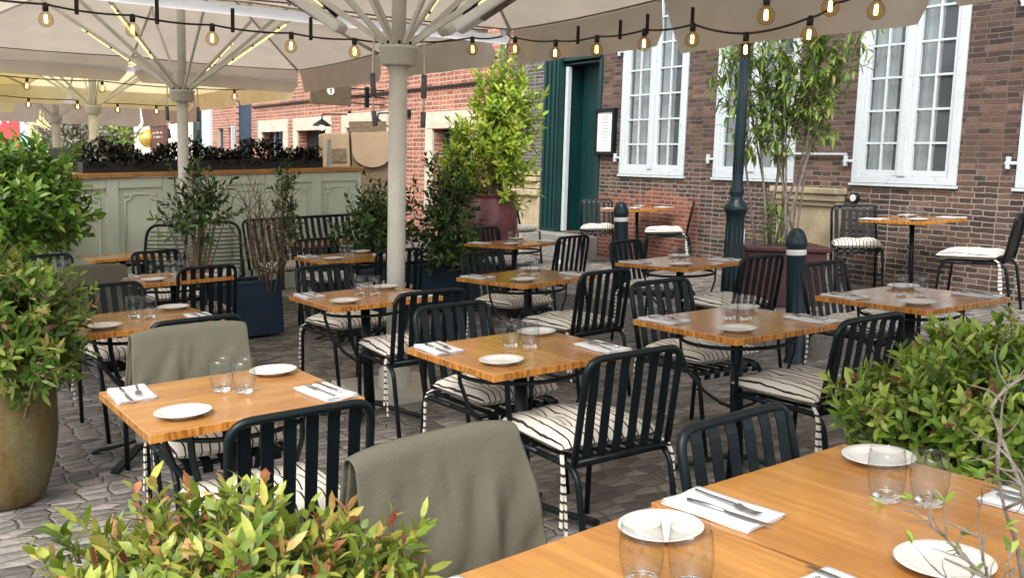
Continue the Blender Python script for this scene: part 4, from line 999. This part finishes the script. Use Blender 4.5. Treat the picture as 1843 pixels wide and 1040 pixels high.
def mk_fork():
    d = MB(); d.strip([(0, -.10, .004), (0, -.05, .0045), (0, .0, .007), (0, .03, .008)], (1, 0, 0), .0075, .0022)
    d.strip([(0, .028, .0082), (0, .04, .006), (0, .052, .004)], (1, 0, 0), .021, .0018)
    for i in range(4): x = -.009+.006*i; d.strip([(x, .05, .0042), (x, .075, .0045), (x, .097, .0085)], (1, 0, 0), .003, .0016)
    return tag(d.build('fork', 'steel'), None, 'fork')
rs = random.Random(12)
def set_table(mt, ph, cutlery=True, pl=((-.205, -.195), (.25, .225)), gl=((-.0, .05), (.05, -.02)), nk=((-.27, .215), (.27, -.215))):
    """mt = matrix of the table; ware stands on the top (z .75)"""
    def at(x, y, z, r_): return mt @ Matrix.Translation((x, y, z)) @ Matrix.Rotation(r_, 4, 'Z')
    if ph.startswith('bottom right'): pl = ((-.17, -.235), (.29, .205)); gl = ((.065, .035), (.115, -.035))
    if ph.startswith('bottom middle'): gl = ((.045, .085), (.092, .025))
    for (x, y), side in zip(pl, ('near', 'far')):
        first_or_copy('plate', mk_plate, at(x+rs.uniform(-.01, .01), y+rs.uniform(-.01, .01), .7505, rs.random()), f'white plate at the {side} side of the {ph}', 'white side plates')
    for (x, y), side in zip(gl, ('left', 'right')):
        first_or_copy('glass', mk_glass, at(x+rs.uniform(-.008, .008), y+rs.uniform(-.008, .008), .7505, rs.random()*6), f'{side} one of two clear tumblers on the {ph}', 'clear glass tumblers')
    for (x, y), side, fl in zip(nk, ('left', 'right'), (0, 1)):
        jr = rs.uniform(-.08, .08); a = at(x, y, .7505, jr+math.pi*fl)
        first_or_copy('napkin', mk_napkin, a, f'folded white napkin at the {side} end of the {ph}', 'folded white napkins')
        if cutlery:
            first_or_copy('knife', mk_knife, a @ Matrix.Translation((-.022, -.035, .0105)) @ Matrix.Rotation(rs.uniform(-.05, .12)+math.pi, 4, 'Z'), f'steel knife on the {side} napkin of the {ph}', 'steel knives')
            first_or_copy('fork', mk_fork, a @ Matrix.Translation((.022, .0, .0105)) @ Matrix.Rotation(rs.uniform(-.15, .05)+math.pi, 4, 'Z'), f'steel fork on the {side} napkin of the {ph}', 'steel forks')

TB = {  # centre x, y, yaw deg, grain, phrase
 'T1': (-.929, 3.152, 35.1, 'bamboo_x', 'front left table'),
 'T2': (.08, 3.833, 33.6, 'bamboo_y', 'front centre table'),
 'T3': (1.115, 4.398, 31.6, 'bamboo_y', 'front table before the right bollard'),
 'T4': (2.202, 5.03, 31.2, 'bamboo_y', 'glossy table behind the right bush'),
 'T5': (-1.951, 4.917, 36.3, 'bamboo_x', 'table beside the tall stone pot'),
 'T6': (-.851, 5.611, 33.7, 'bamboo_x', 'table touching the front white pole'),
 'T7': (.144, 6.412, 41.5, 'bamboo_y', 'middle row centre table'),
 'T8': (1.316, 7.108, 38.9, 'bamboo_y', 'table just left of the lamp post'),
 'T9': (-2.50, 6.95, 38, 'bamboo_x', 'left table under the screen parasol'),
 'T9b': (-3.50, 7.25, 38, 'bamboo_x', 'leftmost table behind the stone pot'),
 'T10': (-1.436, 8.231, 33.4, 'bamboo_x', 'table before the dark pole shrub'),
 'T11': (.046, 9.277, 42.1, 'bamboo_y', 'small back table before the plum pot'),
 'T12': (1.60, 11.95, 34, 'wall', 'wall table beside the green door'),
 'T13': (3.70, 8.62, 32.1, 'wall', 'wall table under the right window'),
 'T14': (.853, 1.94, 35.0, 'bamboo_y', 'bottom right corner table'),
 'T15': (.316, 1.514, 38.5, 'bamboo_y', 'bottom middle table'),
}
for k_, (x, y, yw, gr, ph) in TB.items():
    o = table(gr, x, y, R(yw), ('square bamboo table: ' if False else 'square orange bamboo table, the ')+ph)
    cut = k_ not in ('T11', 'T12', 'T13', 'T9b')
    set_table(o.matrix_world.copy(), ph, cut)
# chairs: x, y, yaw (facing +Y local), label
def near(k_, x, y, dy=0, ph=None): chair(x+.045, y+.025, R(TB[k_][2]+dy), f'black slatted chair on the near side of the {ph or TB[k_][4]}')
def far(k_, x, y, dy=0, ph=None): chair(x+.04, y+.02, R(TB[k_][2]+180+dy), f'black slatted chair on the far side of the {ph or TB[k_][4]}')
near('T1', -.765, 2.818, -1); far('T1', -1.19, 3.63, -2, 'front left table, under an olive blanket')
near('T2', .274, 3.533, -2); far('T2', -.096, 4.253, 2)
near('T3', 1.341, 4.147, 1); far('T3', 1.015, 4.973, -1)
far('T4', 2.185, 5.70, 2); near('T4', 2.60, 4.80, -4)
near('T5', -1.663, 4.54, 0); far('T5', -2.319, 5.50, 2)
near('T6', -.61, 5.327, -3); far('T6', -1.136, 6.30, 3)
near('T7', .381, 6.061, -4); far('T7', -.022, 7.036, 0)
near('T8', 1.558, 6.743, -6); far('T8', 1.20, 7.80, 4)
near('T9', -2.42, 6.98, 0); far('T9', -2.95, 7.95, 0)
near('T9b', -3.26, 6.99, 0, 'leftmost table, draped with a blanket'); far('T9b', -3.87, 7.83, 0)
near('T10', -1.13, 8.03, 0); far('T10', -1.78, 8.95, 0)
near('T11', .336, 8.95, 0); far('T11', -.10, 10.0, 0)
far('T14', .80, 2.12, 1); far('T15', .03, 1.93, -1, 'bottom middle table, under the big blanket')
chair(1.14, 12.5, R(176), 'black slatted chair left of the wall table, before the green door')
chair(1.90, 11.50, R(78), 'black slatted chair in profile right of the wall table by the door')
chair(3.42, 9.25, R(166), 'black slatted chair left of the wall table under the right window')
chair(3.96, 7.92, R(52), 'black slatted chair in profile at the right picture edge by the wall')

# ================================================================ blankets over chair backs
def blanket(cx, cy, yaw, label, front, back, wt=.235, wb=.27, seed=1, roll=True, top=.862):
    mt = gmat(cx, cy, yaw); rnd = random.Random(seed); d = MB(); n, m_ = 70, 72
    ph = [rnd.uniform(0, 6) for _ in range(5)]
    prof = []   # (y, z, hang parameter)
    for q in range(m_+1):
        f = q/m_
        if f < .46: h = (1-f/.46)*front; y = -.318+.075*(h/.5)+.014; z = top-.02-h; prof.append((y, z, h))
        elif f <= .54: a = (f-.46)/.08*math.pi; prof.append((-.337+.033*math.cos(a), top-.02+.030*math.sin(a), 0))
        else: h = (f-.54)/.46*back; prof.append((-.372-.03*(h/.5), top-.02-h, h))
    from mathutils import noise as nz_
    for lay in (0, 1):
        vs = []
        for i in range(n+1):
            u = i/n*2-1
            for (y, z, h) in prof:
                wd = wt+(wb-wt)*min(1, h/.5)+lay*-.012
                s_ = 1 if y > -.337 else -1
                fold = (.006+.035*min(1, h/.45))*(math.sin(u*5.2+ph[0]+h*2.2)*.6+math.sin(u*9.5+ph[1]-h*4)*.28+math.sin(u*2.1+ph[2])*.5)*min(1, h*5)
                droop = .020*(abs(u)**4)*(1-min(1, h*6))
                edge = .03*max(0, abs(u)-.85)/.15
                vs.append((u*wd+.008*math.sin(h*9+ph[3]), y+s_*(fold*.62+.005*math.sin(u*14+z*26+ph[1])*min(1, h*4)+min(1, h*7)*.030*(.42-abs(nz_.noise(Vector((u*1.5+z*1.1+seed, z*2.6-u*.9, seed*1.7)))))+min(1, h*9)*.010*(.4-abs(nz_.noise(Vector((u*4+z*3, z*5, seed*2.3)))))+.016*min(1, h*4)-lay*.010), z-droop-(.035*u*ph[4]/6*min(1, h/.4))+lay*.0))
        k0 = len(prof)
        d.add(vs, [(i*k0+q, (i+1)*k0+q, (i+1)*k0+q+1, i*k0+q+1) for i in range(n) for q in range(k0-1)], True)
    o = d.build('blanket', 'blanket'); o.matrix_world = mt; so = o.modifiers.new('thickness', 'SOLIDIFY'); so.thickness = .006; so.offset = 0
    return tag(o, label, 'blanket', 'olive blankets over chair backs')
blanket(.07, 1.95, R(217.5), 'large olive green blanket over the chair back at the bottom middle', .52, .46, .235, .29, 3, top=.858)
blanket(-1.15, 3.65, R(213), 'olive green blanket over the far chair back at the front left table', .40, .30, .24, .26, 5)
blanket(-3.215, 7.015, R(38), 'olive green blanket over the leftmost chair back behind the stone pot', .42, .46, .235, .25, 9)

# ================================================================ lamp post and bollards
lx, ly = 1.90, 8.05
o = thing('lamp_post', 'dark blue green cast iron lamp post with fluted base in the middle right', 'lamp post', gmat(lx, ly) )
o.rotation_euler = (0, 0, 0)
d = MB(); d.lathe([(.125, -.05), (.125, .04), (.11, .06), (.11, .10), (.095, .14), (.088, .18), (.082, .50), (.074, .80), (.078, .82), (.078, .85), (.085, .87), (.102, .90), (.106, .92), (.09, .95), (.060, .985), (.052, 1.02), (.062, 1.05), (.062, 1.07), (.048, 1.11), (.045, 1.16)], 32)
for k_ in range(12):
    a = k_*math.pi/6; d.tube([(.087*math.cos(a), .087*math.sin(a), .2), (.076*math.cos(a), .076*math.sin(a), .78)], .006, 5)
d.build('base', 'dark_green_metal', o)
d = MB(); d.lathe([(.045, 1.12), (.045, 1.5), (.041, 2.26), (.041, 2.27), (.056, 2.275), (.056, 2.30), (.041, 2.305), (.038, 3.3), (.036, 4.3)], 28)
for k_ in range(12):
    a = k_*math.pi/6; d.tube([(.045*math.cos(a), .045*math.sin(a), 1.2), (.041*math.cos(a), .041*math.sin(a), 2.2)], .003, 4)
d.build('shaft', 'dark_green_metal', o)
d = MB(); d.lathe([(.05, 4.3), (.1, 4.34), (.16, 4.7), (.17, 4.72), (.05, 4.9), (.01, 5.0)], 6); d.build('lantern', 'dark_green_metal', o)
d = MB(); d.box(.06, .086, -.02, .02, .62, .74); d.build('sticker', 'frame_white', o)
def bollard(x, y, h, r_, label):
    o = thing('bollard', label, 'bollard', gmat(x, y), 'dark green street bollards')
    k_ = r_/.075
    d = MB(); d.lathe([(r_*1.15, -.02), (r_*1.15, .02), (r_, .04), (r_*.97, h-.20), (r_*.99, h-.19), (r_*.99, h-.155), (r_*.97, h-.15), (r_*1.08, h-.125), (r_*1.08, h-.10), (r_*.95, h-.06), (r_*.7, h-.02), (r_*.35, h-.002), (.001, h)], 32); d.build('post', 'dark_green_metal', o)
    d = MB(); d.lathe([(r_*1.0, h-.195), (r_*1.01, h-.193), (r_*1.01, h-.157), (r_*1.0, h-.155)], 32); d.build('reflective_band', 'white_metal', o)
bollard(2.13, 6.87, 1.0, .072, 'tall dark green bollard with white band right of the lamp post')
bollard(1.10, 9.25, .95, .070, 'smaller dark green bollard with white band before the wall table')

# ================================================================ background furniture
def lounge(x, y, yaw, w_, label):      # low chair with horizontal rods
    o = thing('lounge_chair', label, 'chair', gmat(x, y, yaw), 'rod backed lounge chairs')
    d = MB(); d.tube(round_path([(-w_, -.25, .30), (-w_, -.40, .96), (w_, -.40, .96), (w_, -.25, .30)], .16, 8), .016, 8)
    for i in range(12): z = .40+.044*i; y_ = -.25-.15*(z-.3)/.66; k_ = w_-.01 if z < .82 else w_-.05; d.tube([(-k_, y_, z), (k_, y_, z)], .006, 5)
    d.build('backrest', 'black_metal', o)
    d = MB()
    for i in range(9): d.tube([(-w_, -.22+.055*i, .36), (w_, -.22+.055*i, .36)], .006, 5)
    d.tube([(-w_, -.25, .36), (-w_, .27, .37)], .012, 6); d.tube([(w_, -.25, .36), (w_, .27, .37)], .012, 6); d.build('seat', 'black_metal', o)
    for x_ in (-w_, w_):
        MB().tube(round_path([(x_*1.05, -.3, 0), (x_*1.05, -.28, .56), (x_*1.05, .2, .56), (x_*1.05, .24, 0)], .08), .014, 8).build('arm', 'black_metal', o)
    for s_ in (-1, 1): MB().tube([(s_*w_, -.25, .36), (s_*w_, -.36, 0)], .012, 6).build('leg', 'black_metal', o)
    d = MB(); d.box(-w_+.02, w_-.02, -.2, .26, .37, .45); d.build('cushion', 'cushion', o, bevel=.03)
lounge(-3.86, 9.80, R(160), .27, 'round backed black rod lounge chair before the sage screen')
lounge(-3.25, 10.15, R(195), .30, 'second black rod lounge chair partly behind the slender shrub')
def bench(x, y, yaw, w_, label):
    o = thing('slatted_bench', label, 'bench', gmat(x, y, yaw))
    d = MB(); d.tube(round_path([(-w_, -.25, .44), (-w_, -.42, .98), (w_, -.42, .98), (w_, -.25, .44)], .08, 7), .016, 8); n = int(w_*2/.075)
    for i in range(n): x_ = -w_+.06+(2*w_-.12)*i/(n-1); d.strip([(x_, -.42, .98), (x_, -.38, .80), (x_, -.28, .60), (x_, -.25, .45)], (1, 0, 0), .04, .005)
    d.build('backrest', 'black_metal', o)
    d = MB()
    for i in range(n): x_ = -w_+.06+(2*w_-.12)*i/(n-1); d.strip([(x_, -.25, .45), (x_, 0, .44), (x_, .25, .44)], (1, 0, 0), .04, .005)
    d.build('seat', 'black_metal', o)
    for s_ in (-1, 1):
        for y_ in (-.28, .24): MB().tube([(s_*(w_-.03), y_, .44), (s_*(w_-.03), y_*1.15, 0)], .014, 8).build('leg', 'black_metal', o)
    d = MB(); d.box(-w_+.05, w_-.05, -.2, .25, .45, .52); d.build('cushion', 'cushion', o, bevel=.03)
bench(-2.12, 10.45, R(214), .74, 'long black slatted bench against the sage screen')
o = table('bamboo_x', -1.95, 9.98, R(32), 'square wooden table in front of the long black bench')
o = table('bamboo_x', -3.72, 8.95, R(35), 'small table corner seen below the rod lounge chair')
o = table('wall', .05-.75, 12.2, R(36), 'high wooden table half hidden behind the dark planter shrubs')
bench(-.15, 12.6, R(214), .5, 'black bench glimpsed between pole and plum pot')
# lantern on the doorstep
o = thing('lantern', 'small white wire lantern on the ground before the green door', 'lantern', gmat(.62, 11.9))
d = MB()
for a, b_ in ((-1, -1), (1, -1), (1, 1), (-1, 1)): d.box(a*.09-.006, a*.09+.006, b_*.09-.006, b_*.09+.006, 0, .34)
for z in (.0, .33): d.box(-.084, .084, -.096, -.084, z, z+.012); d.box(-.084, .084, .084, .096, z, z+.012); d.box(-.096, -.084, -.084, .084, z, z+.012); d.box(.084, .096, -.084, .084, z, z+.012)
d.tube(round_path([(-.07, 0, .34), (-.05, 0, .44), (.05, 0, .44), (.07, 0, .34)], .03), .005, 6); d.build('frame', 'white_paint', o)
d = MB(); d.lathe([(.001, .013), (.035, .013), (.035, .12), (.001, .12)], 16); d.build('candle', 'napkin', o)
# tan cart panels behind the screen
o = thing('tan_cart', 'tan serving cart with rounded panels behind the right end of the screen', 'cart', gmat(-2.62, 15.6, R(20)))
d = MB(); d.box(-.46, -.03, 0, .5, .2, 1.93); d.build('cabinet', 'kraft', o, bevel=.02)
d = MB(); pts = [(0, 1.94), (.66, 1.94), (.66, 1.62)]+[(.33+.33*math.cos(a), 1.62+.26*math.sin(a)) for a in [-(k_)*math.pi/16 for k_ in range(1, 16)]]+[(0, 1.62)]
n = len(pts); d.add([(x, -.05, z) for x, z in pts]+[(x, .0, z) for x, z in pts], [tuple(range(n))]+[tuple(range(n, 2*n))[::-1]]+[(i, (i+1) % n, n+(i+1) % n, n+i) for i in range(n)]); d.build('round_panel', 'kraft', o)
d = MB(); d.box(.0, .62, .02, .5, .3, 1.93); d.build('body', 'bark', o)
d = MB(); d.box(-.40, -.10, -.02, -.003, 1.45, 1.68); d.build('drawer', 'bark', o, bevel=.01)
d = MB(); d.box(.0, .62, .1, .16, 1.95, 2.12); d.build('name_board', 'bark', o)
for s_ in (-.3, .5): MB().tube([(s_, -.05, .3), (s_, .01, .3)], .28, 28).build('wheel', 'black_rubber', o)
# black speaker on a stand behind the hedge
o = thing('loudspeaker', 'black box on a stand behind the hedge beside the yellow parasol pole', 'loudspeaker', gmat(-6.2, 13.2))
d = MB(); d.box(-.18, .18, -.15, .15, 1.42, 1.92); d.build('box', 'black_rubber', o, bevel=.02)
d = MB(); d.tube([(0, 0, .0), (0, 0, 1.42)], .03, 10); d.build('stand', 'white_metal', o)
